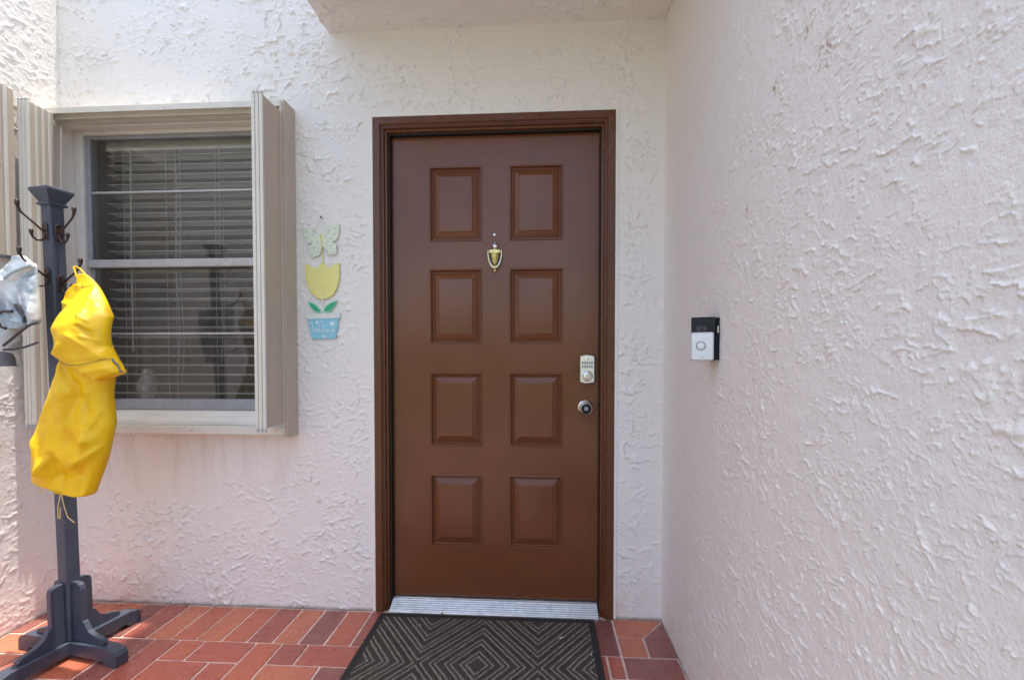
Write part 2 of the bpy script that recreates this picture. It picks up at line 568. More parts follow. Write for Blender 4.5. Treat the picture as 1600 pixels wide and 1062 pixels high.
def stucco_h(u, v, seed, amp=1.0, thin=1.0, bias=3.0, crumbs=1.0):
    """skip-trowelled stucco: feathered laps that end in a sharp ragged lip, mostly on their lower side, broken by smooth flats"""
    wu = 0.020 * perlin(u / .07, v / .07, seed) + 0.0085 * perlin(u / .022, v / .022, seed + 1) + 0.0040 * perlin(u / .009, v / .009, seed + 11)
    wv = 0.020 * perlin(u / .07, v / .07, seed + 2) + 0.0085 * perlin(u / .022, v / .022, seed + 3) + 0.0040 * perlin(u / .009, v / .009, seed + 12)
    a, b = u + wu, v + wv
    def laps(sx, sy, k, sd, p, bs):
        n = perlin(a / sx, b / sy, sd) + 0.4 * perlin(a / (sx * .4), b / (sy * .4), sd + 1) - bs * b
        s = n * k
        s = s - np.floor(s)
        return np.where(s < 0.92, (s / 0.92) ** (p * thin), (1 - s) / 0.08)
    patch = perlin(u / .30, v / .26, seed + 6) + 0.45 * perlin(u / .09, v / .08, seed + 7)
    m1 = sstep(-0.30, 0.35, patch)
    m2 = sstep(-0.05, 0.50, perlin(u / .17, v / .15, seed + 9) + 0.35 * perlin(u / .045, v / .045, seed + 13))
    l1 = laps(.20, .13, 1.7, seed + 20, 4.0, bias)
    l2 = laps(.095, .060, 1.5, seed + 30, 2.8, bias * 1.6)
    brk = sstep(-0.30, 0.25, perlin(u / .05, v / .05, seed + 16) + 0.3 * perlin(u / .016, v / .016, seed + 17))
    brk2 = sstep(-0.25, 0.45, perlin(u / .035, v / .03, seed + 18) + 0.3 * perlin(u / .012, v / .012, seed + 19))
    h = np.maximum(0.0042 * m1 * l1 * brk, 0.0034 * m2 * l2 * brk2)
    n3 = perlin(a / .020, b / .016, seed + 14)
    m3 = sstep(0.10, 0.5, perlin(u / .11, v / .09, seed + 15) + .3 * patch)
    h += 0.0024 * crumbs * m3 * np.clip(n3 - .05, 0, 1)
    h += 0.0010 * perlin(u / .30, v / .30, seed + 10)
    return h * amp

def grid_sheet(name, us, vs, to3d, height, mat, parent, holes=(), flip=False):
    """displaced sheet on a (u,v) grid; holes are (u0,u1,v0,v1) left open"""
    U, V = np.meshgrid(np.asarray(us), np.asarray(vs), indexing='ij')
    H = height(U, V)
    P = to3d(U, V, H)
    nu, nv = U.shape
    pts = np.stack(P, axis=-1).reshape(-1, 3)
    idx = np.arange(nu * nv).reshape(nu, nv)
    q = np.stack([idx[:-1, :-1], idx[1:, :-1], idx[1:, 1:], idx[:-1, 1:]], axis=-1)
    cu = (U[:-1, :-1] + U[1:, 1:]) / 2; cv = (V[:-1, :-1] + V[1:, 1:]) / 2
    keep = np.ones(cu.shape, bool)
    for (u0, u1, v0, v1) in holes:
        keep &= ~((cu > u0) & (cu < u1) & (cv > v0) & (cv < v1))
    q = q[keep]
    if flip:
        q = q[:, ::-1]
    used = np.unique(q)
    remap = np.zeros(nu * nv, np.int64); remap[used] = np.arange(len(used))
    pts = pts[used]; q = remap[q]
    org = np.array([(pts[:, 0].min() + pts[:, 0].max()) / 2, (pts[:, 1].min() + pts[:, 1].max()) / 2, pts[:, 2].min()])
    me = bpy.data.meshes.new(name)
    me.vertices.add(len(pts)); me.vertices.foreach_set('co', (pts - org).astype(np.float32).ravel())
    me.loops.add(q.size); me.loops.foreach_set('vertex_index', q.ravel().astype(np.int32))
    me.polygons.add(len(q)); me.polygons.foreach_set('loop_start', np.arange(0, q.size, 4, dtype=np.int32))
    me.update(calc_edges=True)
    me.shade_smooth()
    return link_mesh(name, me, org, mat, parent), used, (nu, nv)

XL, XR, ZS = -2.17, 0.515, 2.53         # left wall, right wall, soffit height
DX0, DX1, DZ1 = -0.729, 0.311, 2.160    # outer edge of the door frame
WX0, WX1, WZ0, WZ1 = -2.17, -1.135, 0.845, 2.172   # window opening

# ------------------------------------------------------------------ ground and paving
g = MB().box(-120, 120, -120, 120, -0.36, -0.30).build('ground', M['lawn'])
tag(g, kind='structure')
pv = MB().box(XL - 0.05, XR + 0.05, -1.25, 0.12, -0.30, -0.0035).build('pavement', M['grout'])
tag(pv, kind='structure')
pv2 = MB().box(XL - 0.05, 3.2, -7.0, -1.25, -0.30, 0.0).build('patio', M['concrete'])
tag(pv2, kind='structure')

TX, TY = 0.105, 0.124                   # tile module
G = 0.0046                              # half joint
tile_cache = {}
def put_tile(x0, x1, y0, y1, pts=None):
    jit = random.uniform(-0.0010, 0.0010)
    if pts is not None:
        o = MB().prism(pts, -0.012, 0.0005 + jit, lambda u, v, a: (u, v, a), 0.0015).build('tile', M['tile'], pv)
        return o
    key = (round(x1 - x0, 4), round(y1 - y0, 4))
    cx, cy = (x0 + x1) / 2, (y0 + y1) / 2
    if key not in tile_cache:
        o = MB().box(x0 + G, x1 - G, y0 + G, y1 - G, -0.012, 0.0005 + jit, 0.0018).build('tile', M['tile'], pv)
        tile_cache[key] = o.data
    else:
        o = link_mesh('tile', tile_cache[key], (cx, cy, -0.012 + jit), None, pv)
    o.rotation_euler = (random.uniform(-.003, .003), random.uniform(-.003, .003), random.uniform(-.006, .006))
    return o
Y0 = -0.008
# corner by the right wall: two mitred tiles and a square
xa = XR - 2 * TX; ya = Y0
put_tile(0, 0, 0, 0, [(xa + G, ya), (XR - 0.002 - G, ya), (xa + TX, ya - TY + G), (xa + G, ya - TY + G)])
put_tile(0, 0, 0, 0, [(XR - 0.002, ya - G * 1.5), (XR - 0.002, ya - 2 * TY + G), (xa + TX + G, ya - 2 * TY + G), (xa + TX + G, ya - TY - G * .2)])
put_tile(xa, xa + TX, ya - 2 * TY, ya - TY)
r = 2
while ya - (r + 1) * TY > -1.25:                       # border along the right wall
    put_tile(xa, XR - 0.002, ya - (r + 1) * TY, ya - r * TY)
    r += 1
x = xa
while x - TX > XL - 0.06:                              # soldier course along the back wall
    put_tile(x - TX, x, Y0 - 2 * TY, Y0)
    x -= TX
# field: square, stretcher, upright, stretcher, repeating
k0 = -1.012
for band in range(3):
    y1 = Y0 - 2 * TY - band * 3 * TY
    shift = band * TX
    for c in range(-4, 5):
        s = k0 + c * 4 * TX + shift
        cells = [(s, s + TX, 0, 1), (s + TX, s + 3 * TX, 0, 1), (s + 3 * TX, s + 4 * TX, 0, 2),
                 (s, s + 2 * TX, 1, 2), (s + 2 * TX, s + 3 * TX, 1, 3), (s, s + 2 * TX, 2, 3), (s + 3 * TX, s + 4 * TX, 2, 3)]
        for (a, b, r0, r1) in cells:
            a2, b2 = max(a, XL - 0.04), min(b, xa)
            if b2 - a2 < 0.02:
                continue
            if y1 - r1 * TY < -1.25:
                continue
            put_tile(a2, b2, y1 - r1 * TY, y1 - r0 * TY)

# ------------------------------------------------------------------ walls
wb = thing('stucco_wall', ((XL + XR) / 2, 0.0, 0.0), 'pinkish white rough stucco house wall holding the window and the brown door', 'wall')
du = 0.0034
us = np.arange(XL - 0.002, XR + 0.004, du); vs = np.arange(-0.01, 2.905, du)
def back_h(u, v):
    h = np.maximum(stucco_h(u * 1.2, v * 1.25, 31, 2.3, 1.1), stucco_h(u * 2.0, v * 2.2, 57, 1.0))
    # smoother around the openings and in the corner, as trowelled
    dd = np.minimum(np.abs(u - XR), 0.10) / 0.10
    ed = np.maximum(np.maximum(DX0 - u, u - DX1), v - DZ1)
    under = sstep(2.2, 2.5, v) * (u > -0.92)
    smooth = (0.30 + 0.70 * dd) * (0.25 + 0.75 * sstep(0.005, 0.05, ed)) * (1 - 0.35 * under)
    lowwin = sstep(0.45, 0.62, v) * sstep(0.84, 0.70, v) * (u < -1.1)
    return h * smooth * (1 - 0.65 * lowwin)
grid_sheet('wall', us, vs, lambda U, V, H: (U, -H, V), back_h, M['stucco'], wb,
           holes=[(DX0 + 0.004, DX1 - 0.004, -1, DZ1 - 0.004), (WX0 - 0.1, WX1, WZ0 - 0.02, WZ1)])
# stucco stop round the door and the window recess
t = 0.012
MB().box(DX0 - t, DX0 - 0.0005, -0.006, 0.05, 0.0, DZ1 + t, 0.002).box(DX1 + 0.0005, DX1 + t, -0.006, 0.05, 0.0, DZ1 + t, 0.002) \
    .box(DX0 - 0.0004, DX1 + 0.0004, -0.0062, 0.05, DZ1 + 0.0005, DZ1 + t, 0.002).build('stucco_stop', M['plaster'], wb)
MB().box(WX1 - 0.001, WX1 + 0.05, 0.006, 0.13, WZ0 - 0.05, WZ1 + 0.05).box(WX0, WX1 - 0.002, 0.006, 0.13, WZ1 - 0.001, WZ1 + 0.05) \
    .box(WX0, WX1 - 0.002, 0.006, 0.13, WZ0 - 0.07, WZ0 - 0.022).build('recess', M['stucco'], wb)

wl = thing('stucco_wall', (XL, -1.0, 0.0), 'sunlit rough stucco side wall beyond the coat rack', 'wall')
vsl = np.arange(-0.01, 2.905, 0.004)
ysl = np.arange(-0.66, 0.131, 0.004)
grid_sheet('wall', ysl, vsl, lambda U, V, H: (XL + H, U, V), lambda u, v: stucco_h(u * 1.3, v * 1.3, 77, 0.9) * (0.35 + 0.65 * sstep(0.0, -0.05, u)), M['stucco'], wl)
MB().box(XL - 0.25, XL - 0.004, -3.2, 0.13, -0.02, 2.9).box(XL - 0.004, XL, -3.2, -0.66, -0.02, 2.9).build('wall_body', M['stucco'], wl)

wr = thing('stucco_wall', (XR, -1.3, 0.0), 'pale rough stucco side wall that carries the video doorbell', 'wall')
def graded(y_from, y_to):
    out = [y_from]
    while out[-1] > y_to:
        dep = out[-1] + 2.018
        out.append(max(y_to, out[-1] - min(0.0045, max(0.0015, 0.0024 * dep ** 1.5))))
    return np.array(out)[::-1]
def right_h(u, v):
    # trowel strokes run lengthwise; the part nearest the corner is almost smooth
    h = np.maximum(stucco_h(u * 1.3, v * 1.7, 113, 1.0, 1.5, 3.0, 0.35), stucco_h(u * 2.2, v * 3.0, 151, 0.75, 1.2, 3.0, 0.5)) + 0.0007 * perlin(u / .05, v / .035, 301)
    cor = 0.16 + 0.84 * sstep(-0.15, -0.75, u + 0.14 * perlin(u / .3, v / .3, 5) + 0.20 * sstep(1.0, 2.0, v) - 0.22 * sstep(0.9, 0.2, v))
    return h * cor
right3d = lambda U, V, H: (XR - H, U, V)
YS = -0.90
grid_sheet('wall', graded(0.004, YS), np.arange(-0.01, ZS + 0.12, 0.0030), right3d, right_h, M['stucco_side'], wr, flip=True)
grid_sheet('wall', graded(YS, -1.80), np.arange(0.35, 2.0501, 0.0017), right3d, right_h, M['stucco_side'], wr, flip=True)
grid_sheet('wall', np.arange(-1.80, YS + 0.001, 0.006), np.arange(-0.01, 0.3501, 0.006), right3d, right_h, M['stucco_side'], wr, flip=True)
grid_sheet('wall', np.arange(-1.80, YS + 0.001, 0.006), np.arange(2.05, ZS + 0.12, 0.006), right3d, right_h, M['stucco_side'], wr, flip=True)
MB().box(XR + 0.004, XR + 2.5, -2.7, 0.25, -0.02, 5.4).box(XR, XR + 0.004, -2.7, -1.80, -0.02, 5.4).build('wall_body', M['stucco'], wr)

sf = thing('porch_overhang', (-0.2, -0.6, ZS), 'stucco soffit of the upper storey jutting out over the door', 'overhang')
SX0, SY0 = -0.922, -0.95
grid_sheet('soffit', np.arange(SX0, XR + 0.003, 0.0045), np.arange(-0.5, 0.004, 0.0045),
           lambda U, V, H: (U, V, ZS - H), lambda u, v: stucco_h(u * 1.2, v * 1.2, 201, 2.2), M['stucco'], sf)
MB().box(SX0 + 0.001, XR + 0.003, SY0, 0.25, ZS + 0.004, 7.0).box(SX0, XR + 0.003, SY0, -0.5, ZS, ZS + 0.004).build('upper_wall', M['stucco'], sf)  # unseen mass above the soffit, made tall to hold sun off the floor

# the dim room behind the window
rm = MB()
rx0, rx1, ry0, ry1, rz0, rz1 = -2.9, 0.2, 0.30, 3.3, -0.02, 2.6
rm.box(rx0, rx1, ry1, ry1 + .05, rz0, rz1).box(rx0 - .05, rx0, ry0, ry1, rz0, rz1).box(rx1, rx1 + .05, ry0, ry1, rz0, rz1)
rm.box(rx0, rx1, ry0, ry1, rz1, rz1 + .05).box(rx0, rx1, ry0, ry1, rz0 - .05, rz0)
rm.box(rx0, WX0 - 0.01, 0.132, ry0, rz0, rz1).box(WX1 + .01, rx1, 0.132, ry0, rz0, rz1).box(WX0 - 0.01, WX1 + .01, 0.132, ry0, WZ1 + .005, rz1).box(WX0 - 0.01, WX1 + .01, 0.132, ry0, rz0, WZ0 - .03)
tag(rm.build('room', M['room']), kind='structure')

# ------------------------------------------------------------------ door frame
df = thing('door_frame', ((DX0 + DX1) / 2, 0.02, 0.0), 'dark brown painted moulded frame round the front door', 'door frame')
LX0, LX1, LZ0, LZ1, LY = -0.662, 0.254, 0.046, 2.104, 0.058     # door leaf
prof = [(0.0, 0.05), (0.0, -0.006), (0.003, -0.009), (0.030, -0.009), (0.033, -0.006), (0.035, -0.001), (0.038, -0.0005), (0.0395, 0.003),
        (0.044, 0.003), (0.047, 0.009), (0.0475, 0.016), (0.054, 0.018), (0.056, 0.022), (0.057, 0.062), (0.064, 0.063), (0.064, 0.12), (0.0, 0.12)]
def jamb(sx, x_out, z0, z1):
    # profile (distance inward from the outer edge, y); top end mitred
    n = len(prof)
    vs, fs = [], []
    for end in (0, 1):
        for (d, yy) in prof:
            vs.append((x_out + sx * d, yy, z0 if end == 0 else z1 - d))
    for i in range(n):
        j = (i + 1) % n
        fs.append((i, j, n + j, n + i))
    fs += [tuple(range(n)), tuple(range(2 * n - 1, n - 1, -1))]
    return MB().add(vs, fs)
jamb(1, DX0, 0.0, DZ1).build('jamb', M['frame_paint'], df, smooth=True, angle=30)
jamb(-1, DX1, 0.0, DZ1).build('jamb', M['frame_paint'], df, smooth=True, angle=30)
n = len(prof); vs_, fs_ = [], []
for end in (0, 1):
    for (d, yy) in prof:
        vs_.append((DX0 + d if end == 0 else DX1 - d, yy, DZ1 - d))
for i in range(n):
    j = (i + 1) % n
    fs_.append((i, j, n + j, n + i))
fs_ += [tuple(range(n)), tuple(range(2 * n - 1, n - 1, -1))]
MB().add(vs_, fs_).build('head', M['frame_paint'], df, smooth=True, angle=30)
M['reveal_shade'] = basic('reveal_shade_black', (0.012, 0.009, 0.008), 0.6, 0, 0.2, 60)  # black strips put the shade of the dark-painted door reveal into colour
MB().box(DX0 + 0.0572, DX0 + 0.0630, 0.030, 0.0570, 0.02, DZ1 - 0.0575, 0.001).build('shade_strip', M['reveal_shade'], df)
MB().box(DX1 - 0.0600, DX1 - 0.0572, 0.030, 0.0570, 0.02, DZ1 - 0.0575, 0.001).build('shade_strip', M['reveal_shade'], df)
MB().box(DX0 + 0.0632, DX1 - 0.0602, 0.030, 0.0570, DZ1 - 0.0630, DZ1 - 0.0572, 0.001).build('shade_strip', M['reveal_shade'], df)
# ribbed metal threshold
th_prof = [(-0.022, 0.0), (-0.022, 0.008), (-0.018, 0.012)]
yy = -0.016
zz = 0.013
for i in range(6):
    th_prof += [(yy, zz), (yy + 0.0035, zz + 0.0045), (yy + 0.0075, zz + 0.0045), (yy + 0.0085, zz + 0.001)]
    yy += 0.0105; zz += 0.0042
th_prof += [(0.052, 0.040), (0.11, 0.042), (0.11, 0.0)]
m_ = MB(); tn = len(th_prof); vs_, fs_ = [], []
for xx in (DX0 + 0.0645, DX1 - 0.0645):
    vs_ += [(xx, a, b) for a, b in th_prof]
for i in range(tn):
    j = (i + 1) % tn
    fs_.append((i, j, tn + j, tn + i))
fs_ += [tuple(range(tn)), tuple(range(2 * tn - 1, tn - 1, -1))]
m_.add(vs_, fs_).build('threshold', M['threshold'], df, label='ribbed silver metal threshold')
MB().box(DX0 + 0.01, DX1 - 0.01, 0.125, 0.16, 0, DZ1).build('backing', M['frame_paint'], df)

# ------------------------------------------------------------------ front door
fd = thing('front_door', ((LX0 + LX1) / 2, LY + 0.02, LZ0), 'brown eight-panel front door with a brass knocker', 'door')
pcols = [(-0.4965, -0.2620), (-0.1400, 0.0945)]
prow = [(0.271, 0.599), (0.727, 1.056), (1.185, 1.516), (1.637, 1.967)]
leaf = MB()
xs_ = [LX0] + [v for c in pcols for v in c] + [LX1]
zs_ = [LZ0] + [v for c in prow for v in c] + [LZ1]
vs_, fs_ = [], []
for yv in (LY, LY + 0.042):
    for xx in xs_:
        for z in zs_:
            vs_.append((xx, yv, z))
nx, nz = len(xs_), len(zs_)
for i in range(nx - 1):
    for j in range(nz - 1):
        a = i * nz + j
        back = nx * nz
        if not (i % 2 == 1 and j % 2 == 1):
            fs_.append((a, a + nz, a + nz + 1, a + 1))
        fs_.append((back + a, back + a + 1, back + a + nz + 1, back + a + nz))
B = nx * nz
for i in range(nx - 1):
    fs_.append((i * nz, B + i * nz, B + (i + 1) * nz, (i + 1) * nz))
    fs_.append((i * nz + nz - 1, (i + 1) * nz + nz - 1, B + (i + 1) * nz + nz - 1, B + i * nz + nz - 1))
for j in range(nz - 1):
    fs_.append((j, j + 1, B + j + 1, B + j))
    e = (nx - 1) * nz
    fs_.append((e + j, B + e + j, B + e + j + 1, e + j + 1))
leaf.add(vs_, fs_).build('leaf', M['door_paint'], fd)
pprof = [(0.0, 0.0002), (0.0012, -0.0026), (0.0034, -0.0042), (0.0060, -0.0036), (0.0080, -0.0005), (0.0092, 0.0050), (0.0105, 0.0108), (0.0125, 0.0128), (0.0150, 0.0128),
         (0.0165, 0.0120), (0.0415, 0.0014), (0.0425, -0.0004), (0.0450, -0.0014), (0.0475, -0.0016)]
def panel(x0, x1, z0, z1):
    vs, fs = [], []
    for (d, yv) in pprof:
        vs += [(x0 + d, LY + yv, z0 + d), (x1 - d, LY + yv, z0 + d), (x1 - d, LY + yv, z1 - d), (x0 + d, LY + yv, z1 - d)]
    for k in range(len(pprof) - 1):
        for i in range(4):
            j = (i + 1) % 4
            fs.append((k * 4 + i, k * 4 + j, (k + 1) * 4 + j, (k + 1) * 4 + i))
    k = (len(pprof) - 1) * 4
    fs.append((k, k + 1, k + 2, k + 3))
    MB().add(vs, fs).build('panel', M['door_paint'], fd, smooth=True, angle=28)
for (z0, z1) in prow[::-1]:
    for (x0, x1) in pcols:
        panel(x0, x1, z0, z1)
# knob
KX, KZ = 0.193, 0.905
kn = MB().lathe([(0.0335, 0.0005), (0.0335, 0.006), (0.031, 0.010), (0.020, 0.013), (0.0145, 0.018), (0.0135, 0.028), (0.018, 0.033), (0.0265, 0.038), (0.0285, 0.046), (0.0278, 0.058), (0.0255, 0.0625), (0.0232, 0.0635), (0.0225, 0.0622)],
                (KX, LY, KZ), '-y', 40).build('knob', M['nickel'], fd, smooth=True, angle=50, label='satin nickel door knob with black face')
MB().lathe([(0.0222, 0.0610), (0.0222, 0.0625), (0.0214, 0.0632), (0.010, 0.0636), (0.0095, 0.0630)], (KX, LY, KZ), '-y', 36).build('knob_face', M['black_gloss'], kn, smooth=True)
MB().lathe([(0.0085, 0.0626), (0.0085, 0.0646), (0.0070, 0.0650), (0.0045, 0.0650), (0.0040, 0.0640)], (KX, LY, KZ), '-y', 24).build('key_cylinder', M['ring_grey'], kn, smooth=True)
# keypad deadbolt
kx0, kx1, kz0, kz1 = 0.1685, 0.2330, 1.016, 1.130
def arch(x0, x1, z0, z1, rise, nn=10):
    pts = []
    for i in range(nn + 1):
        tt = i / nn
        pts.append((x0 + (x1 - x0) * tt, z0 - rise * (1 - (2 * tt - 1) ** 2)))
    for i in range(nn + 1):
        tt = 1 - i / nn
        pts.append((x0 + (x1 - x0) * tt, z1 + rise * (1 - (2 * tt - 1) ** 2)))
    return pts
kp = MB().prism(arch(kx0, kx1, kz0, kz1, 0.006), LY, LY - 0.020, lambda u, v, a: (u, a, v), 0.003).build('keypad_lock', M['nickel'], fd, label='satin nickel keypad deadbolt')
for rr_, zrow in enumerate((1.1005, 1.0840)):
    for cc in range(5):
        bx_ = kx0 + 0.0125 + cc * 0.0099
        MB().prism(arch(bx_ - 0.0036, bx_ + 0.0036, zrow - 0.0050, zrow + 0.0050, 0.0012, 4), LY - 0.0200, LY - 0.0222, lambda u, v, a: (u, a, v), 0.0007).build('key_button', M['ring_grey'], kp)
cxl, czl = (kx0 + kx1) / 2, 1.0435
MB().lathe([(0.0022, 0.0), (0.0066, 0.0005), (0.0066, 0.0022), (0.005, 0.0028), (0.0010, 0.0028)], (cxl, LY - 0.020, 1.1185), '-y', 20).build('key_button', M['nickel'], kp, smooth=True)
MB().lathe([(0.0238, 0.0), (0.0238, 0.005), (0.0222, 0.0072), (0.0195, 0.0075), (0.0182, 0.0040), (0.0165, 0.0032)], (cxl, LY - 0.020, czl), '-y', 36).build('lock_ring', M['nickel'], kp, smooth=True, angle=50)
lc_ = MB().lathe([(0.0160, 0.0), (0.0160, 0.0052), (0.0140, 0.0066), (0.009, 0.0068), (0.0085, 0.0060)], (cxl, LY - 0.020, czl), '-y', 30).build('key_cylinder', M['nickel'], kp, smooth=True, angle=50)
MB().box(cxl - 0.0012, cxl + 0.0012, LY - 0.0285, LY - 0.0262, czl - 0.006, czl + 0.005).build('keyhole', M['black_gloss'], kp)
# peephole
MB().lathe([(0.0062, 0.0), (0.0062, 0.003), (0.0045, 0.0042), (0.0036, 0.0030)], (-0.206, LY, 1.664), '-y', 20).build('peephole', M['nickel'], fd, smooth=True)
# knocker
kc = (-0.2035, LY)
def k3(u, v, a): return (kc[0] + u, kc[1] - a, v)
bp_ = []
shield = [(-0.031, 1.596), (0.031, 1.596), (0.0315, 1.575), (0.028, 1.552), (0.021, 1.531), (0.011, 1.517), (0.0, 1.512), (-0.011, 1.517), (-0.021, 1.531), (-0.028, 1.552), (-0.0315, 1.575)]
kk = MB().prism(shield, 0.0, 0.003, k3, 0.001).build('knocker', M['garment_dark'], fd, label='brass urn-shaped door knocker')
# swinging arm, a U of tapering rod
arm = [(-0.029, 1.594), (-0.0300, 1.575), (-0.0265, 1.553), (-0.0195, 1.533), (-0.0095, 1.521), (0.0, 1.5185), (0.0095, 1.521), (0.0195, 1.533), (0.0265, 1.553), (0.0300, 1.575), (0.029, 1.594)]
MB().tube([k3(u, v, 0.0105) for u, v in arm], [0.0032, 0.0036, 0.004, 0.005, 0.0068, 0.0078, 0.0068, 0.005, 0.004, 0.0036, 0.0032], 10).build('knocker_arm', M['brass_pale'], kk, smooth=True)
MB().prism([(-0.024, 1.579), (0.024, 1.579), (0.026, 1.596), (0.012, 1.599), (-0.012, 1.599), (-0.026, 1.596)], 0.002, 0.016, k3, 0.003).build('urn_rim', M['brass'], kk)
MB().lathe([(0.0015, 1.528), (0.0075, 1.533), (0.0125, 1.545), (0.0170, 1.560), (0.0190, 1.573), (0.0185, 1.578)], (kc[0], kc[1] - 0.006, 0), 'z', 24).build('urn', M['brass'], kk, smooth=True)
MB().lathe([(0.002, 1.498), (0.0058, 1.501), (0.0072, 1.506), (0.0055, 1.511), (0.003, 1.514)], (kc[0], kc[1] - 0.008, 0), 'z', 16).build('finial', M['brass'], kk, smooth=True)
MB().lathe([(0.0125, 0.0), (0.0130, 0.004), (0.0115, 0.010), (0.007, 0.0135), (0.002, 0.0145)], (kc[0] + 0.001, kc[1], 1.612), '-y', 24).build('hub', M['nickel'], kk, smooth=True)
MB().tube([k3(0.0, 1.598, 0.006), k3(0.0, 1.628, 0.005), k3(0.0, 1.634, 0.003)], [0.006, 0.006, 0.002], 10).build('hub_stem', M['ring_grey'], kk, smooth=True)

# ------------------------------------------------------------------ window
wi = thing('window', ((WX0 + WX1) / 2, 0.06, WZ0), 'single-hung window with white frame and grey sash bars in the stucco wall', 'window')
FY = 0.055
MB().box(WX0 + 0.002, WX0 + 0.045, FY, 0.13, WZ0, WZ1 - 0.002, 0.003).build('frame_side', M['white'], wi)
MB().box(WX1 - 0.045, WX1 - 0.002, FY, 0.13, WZ0, WZ1 - 0.002, 0.003).build('frame_side', M['white'], wi)
MB().box(WX0 + 0.046, WX1 - 0.046, FY, 0.13, WZ1 - 0.020, WZ1 - 0.002, 0.003).build('frame_head', M['white'], wi)
sill = MB()
sill.prism([(-0.012, 0.822), (-0.012, 0.838), (0.02, 0.842), (0.022, 0.856), (0.048, 0.860), (0.050, 0.876), (0.13, 0.878), (0.13, 0.822)], WX0 + 0.003, WX1 - 0.003, lambda u, v, a: (a, u, v)).build('sill', M['white'], wi)
gx0, gx1 = WX0 + 0.046, WX1 - 0.046
ZM = 1.562                                         # meeting rail
GY = 0.084
# upper sash (outer), lower sash (inner)
MB().box(gx0, gx0 + 0.022, GY - 0.016, GY + 0.010, ZM + 0.018, WZ1 - 0.021, 0.002).box(gx1 - 0.022, gx1, GY - 0.016, GY + 0.010, ZM + 0.018, WZ1 - 0.021, 0.002) \
    .box(gx0 + 0.0225, gx1 - 0.0225, GY - 0.0155, GY + 0.010, WZ1 - 0.036, WZ1 - 0.0212, 0.002).build('upper_sash', M['sash'], wi)
MB().box(gx0 + 0.001, gx1 - 0.001, GY - 0.020, GY + 0.012, ZM - 0.019, ZM + 0.0178, 0.003).build('meeting_rail', M['rail'], wi)
MB().box(gx0, gx0 + 0.022, GY + 0.0, GY + 0.026, 0.879, ZM - 0.0192, 0.002).box(gx1 - 0.022, gx1, GY + 0.0, GY + 0.026, 0.879, ZM - 0.0192, 0.002) \
    .box(gx0 + 0.0225, gx1 - 0.0225, GY + 0.0005, GY + 0.026, 0.879, 0.928, 0.002).build('lower_sash', M['sash'], wi)
MB().box(gx0 + 0.012, gx1 - 0.012, GY - 0.010, GY + 0.004, 1.8875, 1.8985, 0.002).build('glazing_bar', M['rail'], wi)
MB().box(gx0 + 0.012, gx1 - 0.012, GY + 0.006, GY + 0.020, 1.2300, 1.2410, 0.002).build('glazing_bar', M['rail'], wi)
for (z0, z1, yv) in ((1.897, WZ1 - 0.032, GY - 0.004), (ZM + 0.015, 1.889, GY - 0.004), (1.240, ZM - 0.015, GY + 0.012), (0.925, 1.231, GY + 0.012)):
    k_ = 0.015 if z0 < 1.4 else 0.004
    MB().add([(gx0 + 0.018, yv - k_, z0), (gx1 - 0.018, yv + k_, z0), (gx1 - 0.018, yv + k_, z1), (gx0 + 0.018, yv - k_, z1)], [(0, 1, 2, 3)]).build('pane', M['glass'], wi, recalc=False)

# blind behind the glass
bl = thing('window_blind', ((gx0 + gx1) / 2, 0.165, 0.885), 'pale horizontal slat blind with cords hanging behind the window glass', 'blind')
bx0, bx1 = gx0 + 0.036, gx1 - 0.010
BY = 0.165
MB().box(bx0 - .004, bx1 + .004, BY - 0.026, BY + 0.026, 2.112, 2.160, 0.003).build('headrail', M['slat'], bl)
sl = MB()
vs_, fs_ = [], []
sec = [(-0.025, -0.0035), (-0.012, 0.0006), (0.0, 0.0018), (0.012, 0.0006), (0.025, -0.0035), (0.025, -0.0060), (0.012, -0.0020), (0.0, -0.0008), (-0.012, -0.0020), (-0.025, -0.0060)]
for xx in (bx0, bx1):
    vs_ += [(xx, BY + a, b) for a, b in sec]
ns = len(sec)
fs_ = [(i, (i + 1) % ns, ns + (i + 1) % ns, ns + i) for i in range(ns)] + [tuple(range(ns)), tuple(range(2 * ns - 1, ns - 1, -1))]
z = 2.092
first = None
while z > 0.93:
    if first is None:
        first = MB().add(vs_, fs_).xf(lambda p: Vector((p.x, p.y, p.z + z))).build('slat', M['slat'], bl, smooth=True, angle=40)
        so = WORLD_AT[first].copy(); z_first = z; cur = first
    else:
        cur = link_mesh('slat', first.data, so + Vector((random.uniform(-.0015, .0015), 0, z - z_first)), None, bl)
    cur.rotation_euler = (R(-7 + random.uniform(-1.8, 1.8)), R(random.uniform(-.10, .10)), 0)
    z -= 0.0456
MB().box(bx0, bx1, BY - 0.025, BY + 0.025, 0.892, 0.912, 0.003).build('bottom_rail', M['slat'], bl)
for i, cx in enumerate((-2.003, -1.79, -1.545, -1.33)):
    for dy in (-0.027, 0.027):
        pts = [(cx + random.uniform(-.0015, .0015), BY + dy, 2.112 - (2.112 - 0.905) * k / 12) for k in range(13)]
        MB().tube(pts, 0.0011, 5).build('ladder_cord', M['cord'], bl)
for (cx, zb) in ((-1.735, 1.06), (-1.715, 1.00), (-1.52, 1.10)):
    pts = [(cx + 0.010 * math.sin(k * 0.7) * k / 14, BY - 0.034, 2.112 - (2.112 - zb) * k / 14) for k in range(15)]
    o = MB().tube(pts, 0.0012, 5).build('pull_cord', M['cord'], bl)
MB().tube([(-1.96, BY - 0.034, 2.115), (-1.962, BY - 0.036, 1.62), (-1.963, BY - 0.036, 1.15)], 0.0030, 6).build('tilt_wand', M['cord'], bl)

